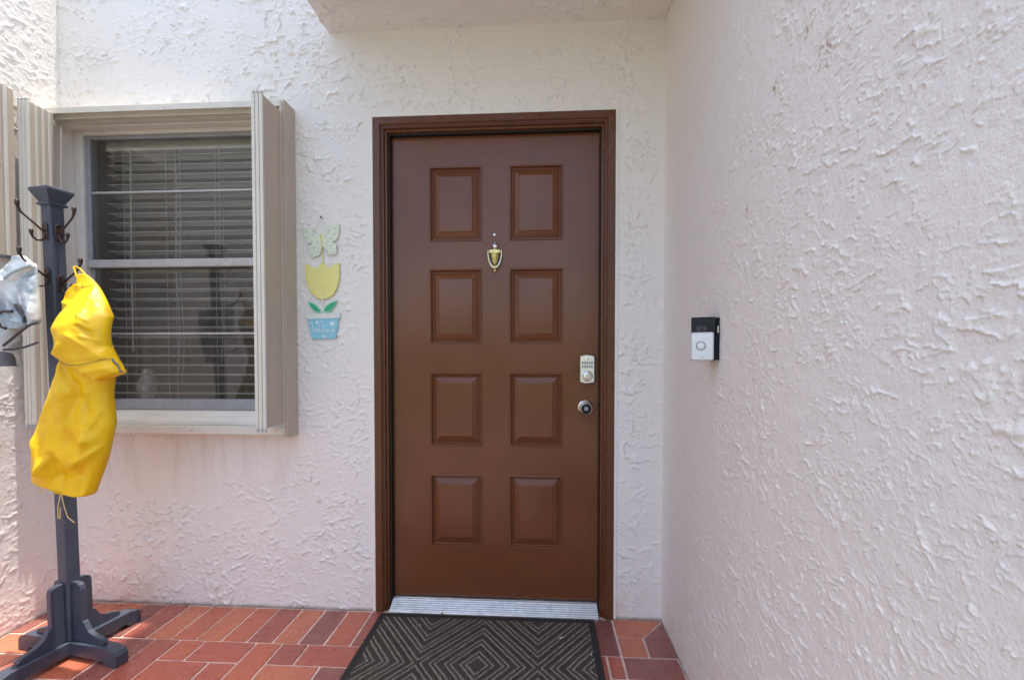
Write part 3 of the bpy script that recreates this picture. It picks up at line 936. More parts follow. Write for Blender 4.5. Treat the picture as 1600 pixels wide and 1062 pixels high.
# small pale jar on the inner ledge
MB().box(WX0 + 0.01, WX1 - 0.01, 0.131, 0.30, 0.868, 0.885, 0.002)
lg = MB().box(WX0 - 0.005, WX1 + 0.005, 0.1325, 0.34, 0.862, 0.8795, 0.002).build('inner_ledge', M['white'], wi)
fv = thing('porcelain_vase', (-1.985, 0.1275, 0.93), 'small white porcelain figure leaning inside the lower window pane', 'ornament')
bpy.data.objects.remove(fv, do_unlink=True)
vase = MB().lathe([(0.030, 0.8797), (0.033, 0.884), (0.033, 0.930), (0.036, 0.945), (0.044, 0.955), (0.044, 0.985), (0.036, 1.010), (0.026, 1.035), (0.022, 1.056), (0.026, 1.064), (0.020, 1.066), (0.012, 1.060)],
                  (-1.995, 0.245, 0), 'z', 28).build('vase', M['porcelain'], None, smooth=True, angle=60)
tag(vase, 'small pale porcelain vase standing on the ledge inside the lower window', 'vase')

# ------------------------------------------------------------------ storm shutter
sh = thing('storm_shutter', (-1.62, -0.05, 0.79), 'beige folded accordion storm shutter with track round the window', 'shutter')
hx0, hx1 = XL + 0.004, -1.0935
MB().prism([(0.0, 2.199), (-0.086, 2.203), (-0.092, 2.200), (-0.092, 2.176), (-0.088, 2.176), (-0.086, 2.186), (-0.062, 2.186), (-0.062, 2.166), (-0.056, 2.166), (-0.054, 2.184), (-0.030, 2.182), (-0.028, 2.166), (-0.004, 2.164), (0.0, 2.160)],
           hx0, hx1, lambda u, v, a: (a, u, v)).build('top_track', M['cream'], sh)
MB().prism([(0.0, 0.790), (-0.088, 0.792), (-0.092, 0.796), (-0.092, 0.826), (-0.087, 0.826), (-0.085, 0.812), (-0.060, 0.812), (-0.058, 0.822), (-0.052, 0.822), (-0.050, 0.812), (-0.02, 0.814), (-0.014, 0.820), (0.0, 0.820)],
           hx0, hx1, lambda u, v, a: (a, u, v)).build('bottom_track', M['cream'], sh)
MB().box(-1.082, -1.076, -0.0905, 0.0, 0.783, 2.203, 0.001).box(-1.0930, -1.0825, -0.094, -0.080, 0.783, 2.192, 0.0015).build('side_frame', M['beige'], sh)
MB().box(-1.0935, -1.0900, -0.0945, -0.0800, 0.830, 2.172).build('side_trim', M['cream'], sh)
def screw(parent, c, ax):
    rot = ax.to_track_quat('Z', 'Y').to_matrix()
    MB().lathe([(0.0048, -0.0005), (0.0048, 0.0012), (0.003, 0.0028), (0.001, 0.0031)], c, rot, 10).build('screw', M['screw'], parent, smooth=True)
for zz in (1.00, 1.35, 1.70, 2.06):
    screw(sh, (-1.076, -0.045 + random.uniform(-.01, .01), zz), Vector((1, 0, 0)))
screw(sh, (-1.50, -0.092, 0.812), Vector((0, -1, 0))); screw(sh, (-1.60, -0.092, 2.188), Vector((0, -1, 0)))
screw(sh, (-1.13, -0.092, 0.812), Vector((0, -1, 0)))
def blade(x, y0, y1, z0, z1, name='blade', mat='beige', w=0.006):
    b = MB().box(x - w, x + w, y0 + 0.012, y1, z0, z1, 0.002).build(name, M[mat], sh)
    MB().box(x - 0.0072, x + 0.0072, y0, y0 + 0.0118, z0 - 0.002, z1 + 0.002, 0.003).build('hinge_edge', M['cream'], b)
    for (za, zb) in ((z0 - 0.016, z0 - 0.0022), (z1 + 0.0022, z1 + 0.014)):
        MB().lathe([(0.0052, za), (0.0062, za + 0.003), (0.0062, zb - 0.003), (0.0045, zb)], (x, y0 + 0.006, 0), 'z', 12).build('hinge_pin', M['rail'], b, smooth=True)
    return b
for i in range(3):
    blade(-1.0975 - i * 0.0160, -0.222, -0.010 if i else -0.010, 0.842, 2.155)
for i in range(3):
    blade(XL + 0.030 + i * 0.0160, -0.198, -0.094, 0.846, 2.176)
# ribbed faces of the end blade by the side wall
for k in range(3):
    yy = -0.172 + k * 0.026
    MB().box(XL + 0.0682, XL + 0.0722, yy, yy + 0.012, 0.850, 2.172, 0.0015).build('rib', M['cream'], sh)

s2 = thing('storm_shutter', (XL, -0.33, 1.52), 'grey beige shutter housing on the side wall behind the pale garment', 'shutter')
MB().box(XL + 0.004, XL + 0.020, -0.50, -0.206, 1.535, 2.215, 0.002).build('housing_panel', M['beige'], s2)
MB().box(XL + 0.0205, XL + 0.030, -0.250, -0.238, 1.535, 2.215, 0.002).build('housing_rib', M['cream'], s2)
MB().box(XL + 0.0205, XL + 0.026, -0.50, -0.206, 1.522, 1.534, 0.002).build('housing_foot', M['garment_dark'], s2)
screw(s2, (XL + 0.020, -0.262, 1.90), Vector((1, 0, 0)))

# ------------------------------------------------------------------ doormat
MX0, MX1, MY0, MY1 = -0.698, 0.226, -0.645, -0.030
dm = thing('doormat', ((MX0 + MX1) / 2, (MY0 + MY1) / 2, 0.001), 'charcoal doormat with a raised diamond pattern before the brown door', 'doormat')
brd = 0.026
def rect_ring(x0, x1, y0, y1, wdt, z0, z1):
    mb = MB()
    mb.box(x0, x1, y0, y0 + wdt, z0, z1, 0.003).box(x0, x1, y1 - wdt, y1, z0, z1, 0.003)
    mb.box(x0, x0 + wdt, y0 + wdt + .0005, y1 - wdt - .0005, z0, z1, 0.003).box(x1 - wdt, x1, y0 + wdt + .0005, y1 - wdt - .0005, z0, z1, 0.003)
    return mb
rect_ring(MX0, MX1, MY0, MY1, brd, 0.0014, 0.0085).build('border', M['mat_edge'], dm)
mcx, mcy = (MX0 + MX1) / 2 + 0.004, -0.352
PA, PB = 0.222, 0.292
def mat_pattern(u, v):
    best = np.full(u.shape, 9.0)
    for i in range(-3, 4):
        for j in range(-2, 3):
            if (i + j) % 2:
                continue
            d = np.abs(u - mcx - i * PA) / PA + np.abs(v - mcy - j * PB) / PB
            best = np.minimum(best, d)
    return best
def groove_of(u, v):
    wob = 0.010 * perlin(u / .03, v / .03, 3) + 0.006 * perlin(u / .008, v / .008, 4)
    d = mat_pattern(u, v) + wob
    g_ = np.zeros_like(d)
    for c in (0.175, 0.275, 0.435, 0.535, 0.695, 0.795, 0.945):
        g_ = np.maximum(g_, np.clip(1 - np.abs(d - c) / 0.025, 0, 1))
    return g_
def mat_h(u, v):
    g_ = groove_of(u, v)
    return -0.0048 * sstep(0.0, 0.8, g_) + 0.0011 * perlin(u / .006, v / .006, 9) + 0.0010 * perlin(u / .0035, v / .0035, 10)
mu = np.arange(MX0 + brd - 0.001, MX1 - brd + 0.002, 0.0028); mv = np.arange(MY0 + brd - 0.001, MY1 - brd + 0.002, 0.0028)
po, used, (nu_, nv_) = grid_sheet('pile', mu, mv, lambda U, V, H: (U, V, 0.0100 + H), mat_h, M['mat'], dm)
UU, VV = np.meshgrid(mu, mv, indexing='ij')
att = po.data.attributes.new('groove', 'FLOAT', 'POINT')
att.data.foreach_set('value', groove_of(UU, VV).astype(np.float32).ravel()[used])
# bits of leaf litter on the mat and by the threshold
def litter(x, y, z, s, mat, label):
    pts = [(0, -1), (0.35, -0.35), (0.28, 0.4), (0, 1.1), (-0.32, 0.35), (-0.3, -0.4)]
    a = random.uniform(0, 6.28)
    q = [(x + s * (u * math.cos(a) - v * math.sin(a)), y + s * (u * math.sin(a) + v * math.cos(a))) for u, v in pts]
    vs = [(u, v, z + random.uniform(0.0, 0.35 * s)) for u, v in q]
    vs.append((x, y, z + 0.45 * s))
    k = len(q)
    vs += [(vx, vy, vz - 0.0006) for vx, vy, vz in vs]
    fs = [(i, (i + 1) % k, k) for i in range(k)] + [((i + 1) % k + k + 1, i + k + 1, 2 * k + 1) for i in range(k)]
    fs += [(i, i + k + 1, (i + 1) % k + k + 1, (i + 1) % k) for i in range(k)]
    o = MB().add(vs, fs).build('fallen_leaf', M[mat], None)
    tag(o, label, 'leaf', 'scraps of fallen leaf by the door')
litter(0.082, -0.170, 0.0105, 0.010, 'leaf_pale', 'pale curled leaf scrap on the doormat, the largest of them')
litter(-0.50, -0.115, 0.0105, 0.006, 'leaf_pale', 'pale leaf crumb on the doormat below the hinge side of the door')
litter(0.19, -0.27, 0.0105, 0.006, 'leaf_pale', 'pale leaf crumb on the doormat beside its tile-side border')
litter(-0.43, -0.028, 0.0095, 0.011, 'leaf_dry', 'reddish dry leaf standing against the threshold, away from the jambs')
litter(-0.625, -0.030, 0.0095, 0.010, 'leaf_dry', 'reddish dry leaf in the threshold corner by the hinge jamb')
litter(0.285, -0.022, 0.0025, 0.010, 'leaf_dry', 'brown leaf scrap lying at the foot of the lock-side jamb')
litter(0.352, -0.105, 0.0015, 0.004, 'leaf_pale', 'tiny orange crumb on the mitred corner tile')

# ------------------------------------------------------------------ video doorbell
vb = thing('video_doorbell', (0.478, -0.615, 1.116), 'black and silver video doorbell on the pale side wall', 'doorbell')
bx0_, bx1_, bz0, bz1, byf = 0.4395, 0.5020, 1.1165, 1.2425, -0.632
def rrect(x0, x1, z0, z1, rad, seg=5):
    pts = []
    for (cx, cz, a0) in ((x1 - rad, z0 + rad, -90), (x1 - rad, z1 - rad, 0), (x0 + rad, z1 - rad, 90), (x0 + rad, z0 + rad, 180)):
        for k in range(seg + 1):
            a = R(a0 + 90 * k / seg)
            pts.append((cx + rad * math.cos(a), cz + rad * math.sin(a)))
    return pts
BA = R(-20)
BPX = 0.4975
def turn(p):
    dx, dy = p[0] - 0.502, p[1] - byf
    return Vector((BPX + dx * math.cos(BA) - dy * math.sin(BA), byf + dx * math.sin(BA) + dy * math.cos(BA), p[2]))
to_bell = lambda u, v, a: tuple(turn((u, byf + a, v)))
MB().prism(rrect(bx0_, bx1_ + 0.004, bz0, bz1, 0.004), 0.028, 0.0, to_bell, 0.0025).build('body', M['black_gloss'], vb)
MB().prism(rrect(bx0_ + 0.0004, bx1_ - 0.001, bz0 + 0.0006, 1.1985, 0.005), 0.010, -0.0035, to_bell, 0.0025).build('faceplate', M['silver_face'], vb)
cl_ = MB().prism(rrect(bx0_ + 0.014, bx0_ + 0.043, 1.2015, 1.2165, 0.006), 0.005, -0.0012, to_bell, 0.0008).build('camera_window', M['lens'], vb)
MB().lathe([(0.0048, 0.0), (0.0048, 0.0012), (0.0036, 0.0024), (0.001, 0.0028)], (bx0_ + 0.029, byf - 0.001, 1.2090), '-y', 20).xf(turn).build('camera_lens', M['lens'], cl_, smooth=True)
cb_ = (bx0_ + 0.0270, byf - 0.0035, 1.1590)
bt = MB().lathe([(0.0136, -0.001), (0.0136, 0.0010), (0.0126, 0.0020), (0.0114, 0.0018), (0.0108, 0.0004)], cb_, '-y', 32).xf(turn).build('button_ring', M['ring_grey'], vb, smooth=True)
MB().lathe([(0.0106, 0.0), (0.0106, 0.0008), (0.009, 0.0014), (0.001, 0.0016)], cb_, '-y', 32).xf(turn).build('button', M['silver_face'], bt, smooth=True)
# mounting wedge against the wall
MB().prism([(0.5138, -0.628), (0.5138, -0.548), (0.4560, -0.5800), (0.5075, -0.6005), (0.5045, -0.628)], 1.1185, 1.2405, lambda u, v, a: (u, v, a)).build('mounting_wedge', M['black_gloss'], vb)
MB().box(0.5066, 0.5105, -0.6325, -0.6285, 1.196, 1.216, 0.001).build('side_clip', M['screw'], vb)
tcu = bpy.data.curves.new('bell_mark', 'FONT')
tcu.body = 'ring'; tcu.size = 0.0085; tcu.extrude = 0.0001; tcu.align_x = 'CENTER'
to_ = bpy.data.objects.new('bell_mark_src', tcu)
COL.objects.link(to_)
dg = bpy.context.evaluated_depsgraph_get()
tme = bpy.data.meshes.new_from_object(to_.evaluated_get(dg))
bpy.data.objects.remove(to_, do_unlink=True)
tme.materials.clear()
lo_ = link_mesh('lettering', tme, tuple(turn((cb_[0], byf - 0.0037, 1.1245))), M['ring_grey'], vb)
lo_.rotation_euler = (R(90), 0, BA)

# ------------------------------------------------------------------ welcome plaque
PY = -0.006
pq = thing('welcome_plaque', (-0.957, PY, 1.212), 'painted wooden butterfly, tulip and flowerpot plaque hanging beside the window', 'plaque')
def pz(zx, zy, ox, oy, k):      # drawing units of the pattern sheet to metres on the wall
    return (-1.0515 + ((zx / k) + ox) * 0.00281, 1.758 - ((zy / k) + oy) * 0.00281)
def outline(pts, ox, oy, k):
    return [pz(a, b, ox, oy, k) for a, b in pts]
def onwall(u, v, a): return (u, PY - a, v)
bt_pts = [(35, 285), (80, 268), (130, 272), (180, 292), (245, 352), (300, 405), (340, 365), (385, 372), (420, 330), (470, 262), (540, 215), (600, 200), (652, 208), (658, 300), (628, 420), (590, 478), (525, 492),
          (585, 512), (612, 560), (600, 610), (608, 650), (580, 700), (530, 700), (500, 712), (440, 678), (400, 600), (365, 570), (348, 600), (335, 680), (290, 725), (250, 722), (225, 742), (185, 742), (160, 690), (138, 650), (130, 590), (150, 550), (190, 522), (112, 506), (72, 420)]
bf = MB().prism(outline(bt_pts, 0, 0, 10.6), 0.0, 0.006, onwall, 0.0012).build('butterfly', M['p_mint'], pq, label='pale mint butterfly with grey dots')
for (a, b) in ((95, 325), (115, 422), (205, 385), (290, 495), (220, 585), (290, 665), (195, 705), (190, 490), (430, 520), (515, 565), (450, 645), (545, 668), (580, 275), (575, 370), (495, 312), (430, 405), (510, 440), (465, 360)):
    u, v = pz(a, b, 0, 0, 10.6)
    MB().lathe([(0.0032, 0.0), (0.0030, 0.0004), (0.0008, 0.0005)], (u, PY - 0.006, v), '-y', 10).build('dot', M['p_dot'], bf)
MB().tube([(*pz(345, 360, 0, 0, 10.6)[:1], PY - 0.0065, pz(345, 360, 0, 0, 10.6)[1]), (pz(360, 560, 0, 0, 10.6)[0], PY - 0.0065, pz(360, 560, 0, 0, 10.6)[1])], [0.004, 0.0035], 8).build('butterfly_body', M['p_yellow'], bf, smooth=True)
# tulip
tul = [(175, 430), (210, 445), (245, 468), (262, 478), (285, 445), (305, 425), (330, 440), (352, 475), (385, 450), (440, 430), (441, 520), (435, 570), (420, 620), (392, 665), (350, 695), (308, 704), (262, 690), (222, 655), (195, 605), (180, 550), (174, 490)]
tulp = MB().prism(outline(tul, -30, -10, 4.827), 0.0, 0.006, onwall, 0.0012).build('tulip', M['p_yellow'], pq, label='pale yellow tulip head')
# leaves
lfL = [(140, 115), (220, 130), (310, 180), (390, 260), (450, 340), (455, 375), (345, 372), (260, 310), (190, 220)]
lfR = [(822, 92), (740, 110), (650, 150), (570, 215), (515, 285), (505, 375), (600, 372), (680, 310), (770, 210)]
for L in (lfL, lfR):
    lo = MB().prism(outline(L, 0, 130, 14.157), 0.0, 0.0055, onwall, 0.001).build('leaf', M['p_leafedge'], pq, label='bright green painted leaf')
    cx_ = sum(p[0] for p in L) / len(L); cy_ = sum(p[1] for p in L) / len(L)
    inner = [(cx_ + (a - cx_) * 0.84, cy_ + (b - cy_) * 0.76) for a, b in L]
    MB().prism(outline(inner, 0, 130, 14.157), 0.0052, 0.0064, onwall).build('leaf_paint', M['p_green'], lo)
pot = MB().prism(outline([(135, 500), (835, 495), (780, 935), (225, 950)], 0, 130, 14.157), 0.0, 0.006, onwall, 0.001).build('pot', M['p_blue'], pq, label='light blue flowerpot lettered in white script')
MB().prism(outline([(85, 390), (875, 370), (878, 490), (110, 512)], 0, 130, 14.157), 0.0, 0.0085, onwall, 0.001).build('pot_rim', M['p_white'], pq)
for (a, b, rad) in ((695, 615, 55), (355, 580, 34), (500, 890, 42)):
    u, v = pz(a, b, 0, 130, 14.157)
    rr_ = rad / 14.157 * 0.00281
    pts = []
    for k in range(40):
        th = 2 * math.pi * k / 40
        q = rr_ * (0.82 + 0.18 * math.cos(6 * th))
        pts.append((u + q * math.cos(th), v + q * math.sin(th)))
    fl = MB().prism(pts, 0.0058, 0.0068, onwall).build('daisy', M['p_letter'], pot)
    MB().lathe([(rr_ * 0.28, 0.0), (rr_ * 0.22, 0.0008), (rr_ * 0.05, 0.001)], (u, PY - 0.0068, v), '-y', 10).build('daisy_centre', M['p_yellow'], fl)
# Welcome in script
strokes = {'W': [[(170, 610), (205, 575), (240, 600), (262, 700), (285, 820), (315, 740), (335, 690), (345, 760), (360, 815), (385, 730), (415, 600), (440, 560), (500, 545)]],
           'e': [[(375, 770), (410, 760), (425, 735), (405, 722), (385, 750), (395, 790), (430, 785)]],
           'l': [[(430, 785), (465, 735), (510, 650), (520, 625), (505, 630), (480, 700), (465, 770), (485, 795)]],
           'c': [[(535, 745), (515, 738), (500, 765), (510, 795), (540, 785)]],
           'o': [[(565, 745), (545, 760), (550, 792), (578, 790), (588, 760), (568, 745), (600, 750)]],
           'm': [[(600, 750), (605, 790), (610, 755), (625, 742), (636, 755), (638, 790), (645, 755), (660, 742), (670, 758), (672, 785), (690, 780)]],
           'e2': [[(690, 775), (715, 765), (725, 742), (708, 735), (695, 760), (702, 788), (725, 785), (750, 735)]]}
for key, sts in strokes.items():
    for st in sts:
        pts = []
        for a, b in st:
            u, v = pz(a, b, 0, 130, 14.157)
            pts.append((u, PY - 0.0060, v))
        fine = []
        for i in range(len(pts) - 1):
            for s_ in range(3):
                fine.append(Vector(pts[i]).lerp(Vector(pts[i + 1]), s_ / 3))
        fine.append(Vector(pts[-1]))
        for _ in range(2):
            fine = [fine[0]] + [(fine[i - 1] + fine[i] * 2 + fine[i + 1]) / 4 for i in range(1, len(fine) - 1)] + [fine[-1]]
        MB().tube(fine, 0.0013, 6).build('letter', M['p_letter'], pot, smooth=True)
# cords and nail
def pw(zx, zy, ox, oy, k, a): u, v = pz(zx, zy, ox, oy, k); return (u, PY - a, v)
MB().tube([pw(360, 565, 0, 0, 10.6, 0.0085), pw(366, 700, 0, 0, 10.6, 0.004), pw(368, 860, 0, 0, 10.6, 0.0075)], 0.0022, 6).build('hanging_cord', M['p_yellow'], pq)
MB().tube([pw(475, 35, 0, 130, 14.157, 0.0075), pw(485, 200, 0, 130, 14.157, 0.004), pw(478, 425, 0, 130, 14.157, 0.0095)], 0.0019, 6).build('hanging_cord', M['p_letter'], pq)
MB().tube([pw(180, 330, 0, 0, 10.6, 0.0075), pw(270, 215, 0, 0, 10.6, 0.004), pw(345, 110, 0, 0, 10.6, 0.0055), pw(360, 118, 0, 0, 10.6, 0.0055), pw(430, 220, 0, 0, 10.6, 0.004), pw(495, 315, 0, 0, 10.6, 0.0075)], 0.0012, 6).build('hanging_wire', M['cord'], pq)
MB().tube([pw(345, 80, 0, 0, 10.6, 0.010), pw(352, 95, 0, 0, 10.6, 0.003), pw(355, 100, 0, 0, 10.6, -0.009)], [0.0035, 0.0022, 0.0022], 8).build('nail', M['bronze'], pq, smooth=True)

# ------------------------------------------------------------------ coat rack
RX, RY = -1.768, -0.375
RA = R(-10)
ca, sa = math.cos(RA), math.sin(RA)
def rk(p):          # rack space (post axis at origin) -> world, with the slight lean of the real rack
    x, y, z = p
    x -= 0.030 * max(0.0, z - 0.05)
    return Vector((RX + x * ca - y * sa, RY + x * sa + y * ca, z))
rack = thing('coat_rack', (RX, RY, 0.001), 'blue-grey wooden coat rack with a capped post and cross-shaped foot', 'coat rack')
hw = 0.0235
MB().box(-hw, hw, -hw, hw, 0.066, 1.690, 0.005).xf(rk).build('post', M['rack'], rack)
cap = MB()
def frustum(mb, rings):
    vs, fs = [], []
    for (h, z) in rings:
        vs += [(-h, -h, z), (h, -h, z), (h, h, z), (-h, h, z)]
    for k in range(len(rings) - 1):
        for i in range(4):
            j = (i + 1) % 4
            fs.append((k * 4 + i, k * 4 + j, k * 4 + 4 + j, k * 4 + 4 + i))
    fs += [(3, 2, 1, 0), tuple(range(len(rings) * 4 - 4, len(rings) * 4))]
    mb.add(vs, fs)
frustum(cap, [(0.025, 1.684), (0.031, 1.687), (0.031, 1.693), (0.026, 1.697), (0.028, 1.702), (0.039, 1.724), (0.043, 1.733), (0.045, 1.736), (0.045, 1.744), (0.043, 1.747), (0.012, 1.756), (0.0, 1.757)])
cap.xf(rk).build('cap', M['rack'], rack)
AW = 0.0235
def foot_arm(ax):
    L = 0.242
    side = [(-L, 0.002), (-L + 0.045, 0.002), (-L + 0.060, 0.018), (L - 0.060, 0.018), (L - 0.045, 0.002), (L, 0.002), (L, 0.040), (L - 0.010, 0.054), (L - 0.045, 0.064), (-L + 0.045, 0.064), (-L + 0.010, 0.054), (-L, 0.040)]
    if ax == 'y':
        side = [(u, v + (0.001 if v > 0.03 else 0)) for u, v in side]
    f = (lambda u, v, a: (u, a, v)) if ax == 'x' else (lambda u, v, a: (a, u, v))
    return MB().prism(side, -AW, AW, f, 0.002)
foot_arm('x').xf(rk).build('foot', M['rack'], rack)
foot_arm('y').xf(rk).build('foot', M['rack'], rack)
brp = [(0.0, 0.066), (0.150, 0.066), (0.158, 0.074), (0.150, 0.084), (0.128, 0.090), (0.100, 0.097), (0.075, 0.110), (0.062, 0.130), (0.056, 0.140), (0.048, 0.142), (0.048, 0.262), (0.044, 0.276), (0.030, 0.284), (0.0, 0.286)]
for k in range(4):
    a = k * math.pi / 2
    d = Vector((math.cos(a), math.sin(a), 0)); s_ = Vector((-math.sin(a), math.cos(a), 0))
    def f(u, v, w, d=d, s_=s_):
        q = d * (hw + 0.0005 + u * 0.92) + s_ * w
        return (q.x, q.y, v)
    MB().prism(brp, -0.0095, 0.0095, f, 0.002).xf(rk).build('bracket', M['rack'], rack)
# double hooks: one upper horn and one lower curl each
def hook(d, z, parent=rack, reach=1.0):
    d = Vector(d)
    base = d * (hw + 0.001)
    def P(o, h): return rk(base + d * (o * reach) + Vector((0, 0, z + h)))
    hk = MB().prism([(-0.011, -0.030), (0.011, -0.030), (0.012, 0.020), (0.0, 0.032), (-0.012, 0.020)], 0.0, 0.004,
                    lambda u, v, a: tuple(base + d * a + Vector((-d.y, d.x, 0)) * u + Vector((0, 0, z + v))), 0.001).xf(rk).build('hook', M['bronze'], parent)
    up = [P(0.003, -0.005), P(0.014, 0.002), P(0.030, 0.015), P(0.052, 0.032), P(0.070, 0.047), P(0.079, 0.062), P(0.081, 0.070)]
    MB().tube(up, [0.0044, 0.0038, 0.0034, 0.0032, 0.0034, 0.0044, 0.0056], 10).build('horn', M['bronze'], hk, smooth=True)
    MB().lathe([(0.001, -0.003), (0.0056, 0.0), (0.0072, 0.007), (0.0070, 0.014), (0.004, 0.018)], P(0.081, 0.070), 'z', 14).build('horn_tip', M['bronze'], hk, smooth=True)
    lo = [P(0.003, -0.012), P(0.006, -0.028), P(0.015, -0.039), P(0.028, -0.041), P(0.039, -0.033), P(0.044, -0.020)]
    MB().tube(lo, [0.0044, 0.0038, 0.0035, 0.0033, 0.0035, 0.0048], 10).build('curl', M['bronze'], hk, smooth=True)
    MB().lathe([(0.001, -0.003), (0.0050, 0.0), (0.0066, 0.006), (0.0062, 0.012), (0.003, 0.016)], P(0.044, -0.020), 'z', 14).build('curl_tip', M['bronze'], hk, smooth=True)
hook((0, -1, 0), 1.590)
hook((1, 0, 0), 1.588)
hook((1, 0, 0), 1.400, reach=1.25)
hook((0, -1, 0), 1.425)

# ------------------------------------------------------------------ hanging clothes
def seg_dist(px, py, a, b):
    ax, ay = a; bx, by = b
    t = np.clip(((px - ax) * (bx - ax) + (py - ay) * (by - ay)) / ((bx - ax) ** 2 + (by - ay) ** 2), 0, 1)
    return np.hypot(px - ax - t * (bx - ax), py - ay - t * (by - ay)), t

def cloth_loft(left, right, y_of, thick_of, folds, unit, nrow=110, ncol=46, nback=20, seed=1, rough=0.003, gain=1.2):
    """closed hanging cloth volume. left/right: (row, col) outline lists in pattern units; folds: (a, b, height, width)"""
    lr = np.array(sorted(left)); rr = np.array(sorted(right))
    r0, r1 = max(lr[0, 0], rr[0, 0]), min(lr[-1, 0], rr[-1, 0])
    rows = np.linspace(r0, r1, nrow)
    le = np.interp(rows, lr[:, 0], lr[:, 1]); ri = np.interp(rows, rr[:, 0], rr[:, 1])
    s = np.concatenate([np.sin(np.linspace(-np.pi / 2, np.pi / 2, ncol)), np.sin(np.linspace(np.pi / 2, -np.pi / 2, nback + 2))[1:-1]])
    side = np.array([1] * ncol + [-1] * nback)
    S, RW = np.meshgrid(s, rows)
    SD = np.broadcast_to(side, S.shape)
    PX = (le + ri)[:, None] / 2 + S * ((ri - le) / 2)[:, None]
    PYY = RW
    th = np.array([thick_of(r) for r in rows])[:, None]
    yc = np.array([y_of(r) for r in rows])[:, None]
    prof = np.sqrt(np.clip(1 - S ** 2, 0, 1)) ** 0.8
    bumpv = np.zeros_like(S)
    for (a, b, h, w) in folds:
        d, t = seg_dist(PX, PYY, a, b)
        bumpv += gain * h * np.exp(-(d / (w * (0.6 + 0.6 * t))) ** 1.4)
    bumpv += rough * (perlin(PX / 60, PYY / 75, seed) + 0.5 * perlin(PX / 26, PYY / 32, seed + 1))
    edge = np.clip((1 - np.abs(S)) * 5, 0, 1)
    yv = np.where(SD > 0, yc - th * prof - bumpv * edge, yc + th * 0.6 * prof + 0.3 * bumpv * edge)
    XX, ZZ = unit(PX, PYY)
    n1, n2 = S.shape
    vs = np.stack([XX, yv, ZZ], -1).reshape(-1, 3).tolist()
    fs = []
    for i in range(n1 - 1):
        for j in range(n2):
            k = (j + 1) % n2
            fs.append((i * n2 + j, i * n2 + k, (i + 1) * n2 + k, (i + 1) * n2 + j))
    fs.append(tuple(range(n2))); fs.append(tuple(range((n1 - 1) * n2, n1 * n2))[::-1])
    return MB().add(vs, fs)

cu = lambda px, py: (-1.8173 + px * 0.000907 - 0.055 * np.clip(1 - (py - 50) / 330, 0, 1), 1.470 - py * 0.000832)
coat = thing('raincoat', (-1.68, -0.46, 0.63), 'bright yellow raincoat hanging from a hook of the coat rack', 'raincoat')
def yB(r): return -0.420 - 0.045 * float(sstep(150, 520, np.float64(r)))
bodyL = [(100, 208), (130, 167), (180, 145), (330, 147), (400, 155), (500, 130), (640, 80), (760, 28), (860, 24), (945, 21), (958, 50), (975, 100), (990, 150), (996, 190)]
bodyR = [(100, 240), (160, 265), (250, 300), (400, 345), (505, 360), (560, 352), (690, 362), (830, 330), (900, 306), (985, 274), (996, 262)]
bfolds = [((160, 395), (290, 640), -0.018, 26), ((185, 420), (215, 700), 0.016, 20), ((160, 400), (235, 560), 0.014, 16), ((250, 520), (215, 760), -0.012, 22), ((290, 560), (285, 760), 0.012, 16),
          ((150, 820), (165, 930), -0.026, 24), ((90, 900), (150, 820), 0.014, 22), ((160, 905), (240, 890), -0.020, 20), ((240, 890), (290, 760), 0.016, 18), ((330, 790), (250, 860), 0.014, 14),
          ((60, 760), (110, 900), 0.010, 26), ((40, 700), (180, 560), 0.008, 26), ((165, 180), (230, 200), 0.010, 12), ((160, 210), (220, 245), -0.010, 10), ((165, 250), (215, 215), 0.009, 10), ((158, 300), (200, 250), -0.010, 12),
          ((275, 590), (292, 700), -0.010, 8), ((300, 700), (330, 640), 0.008, 12), ((150, 980), (170, 900), 0.010, 14), ((260, 990), (300, 880), 0.008, 16)]
cb = cloth_loft(bodyL, bodyR, yB, lambda r: 0.014 + 0.036 * float(sstep(100, 300, np.float64(r))) * (1 - 0.35 * float(sstep(850, 996, np.float64(r)))), bfolds, cu, 130, 52, 22, 5).build('body', M['coat'], coat, smooth=True, angle=180)
def yA(r): return -0.410 - 0.090 * float(sstep(60, 330, np.float64(r)))
upL = [(52, 225), (62, 209), (95, 208), (112, 236), (230, 204), (300, 188), (395, 174), (412, 182), (450, 222), (480, 270), (498, 318), (505, 345)]
upR = [(52, 250), (72, 272), (105, 300), (245, 398), (300, 394), (370, 387), (420, 412), (474, 442), (482, 438), (492, 402), (505, 362)]
ufolds = [((300, 110), (330, 290), 0.008, 10), ((330, 290), (375, 380), -0.012, 10), ((310, 160), (345, 190), 0.008, 8), ((305, 200), (340, 225), -0.006, 7), ((315, 240), (350, 265), 0.008, 8), ((320, 290), (360, 315), -0.008, 8), ((330, 330), (370, 350), 0.008, 8),
          ((200, 400), (260, 350), 0.018, 24), ((260, 350), (300, 420), -0.014, 22), ((210, 300), (300, 280), 0.010, 40), ((290, 330), (390, 410), 0.014, 24), ((180, 320), (230, 240), 0.010, 22), ((220, 440), (400, 425), -0.006, 8), ((300, 480), (430, 455), 0.010, 18), ((240, 120), (296, 104), -0.004, 6)]
cuf = cloth_loft(upL, upR, yA, lambda r: 0.008 + 0.040 * float(sstep(52, 260, np.float64(r))) * (1 - 0.30 * float(sstep(420, 505, np.float64(r)))), ufolds, cu, 110, 52, 20, 15, 0.002, 0.85).build('sleeve', M['coat'], coat, smooth=True, angle=180)
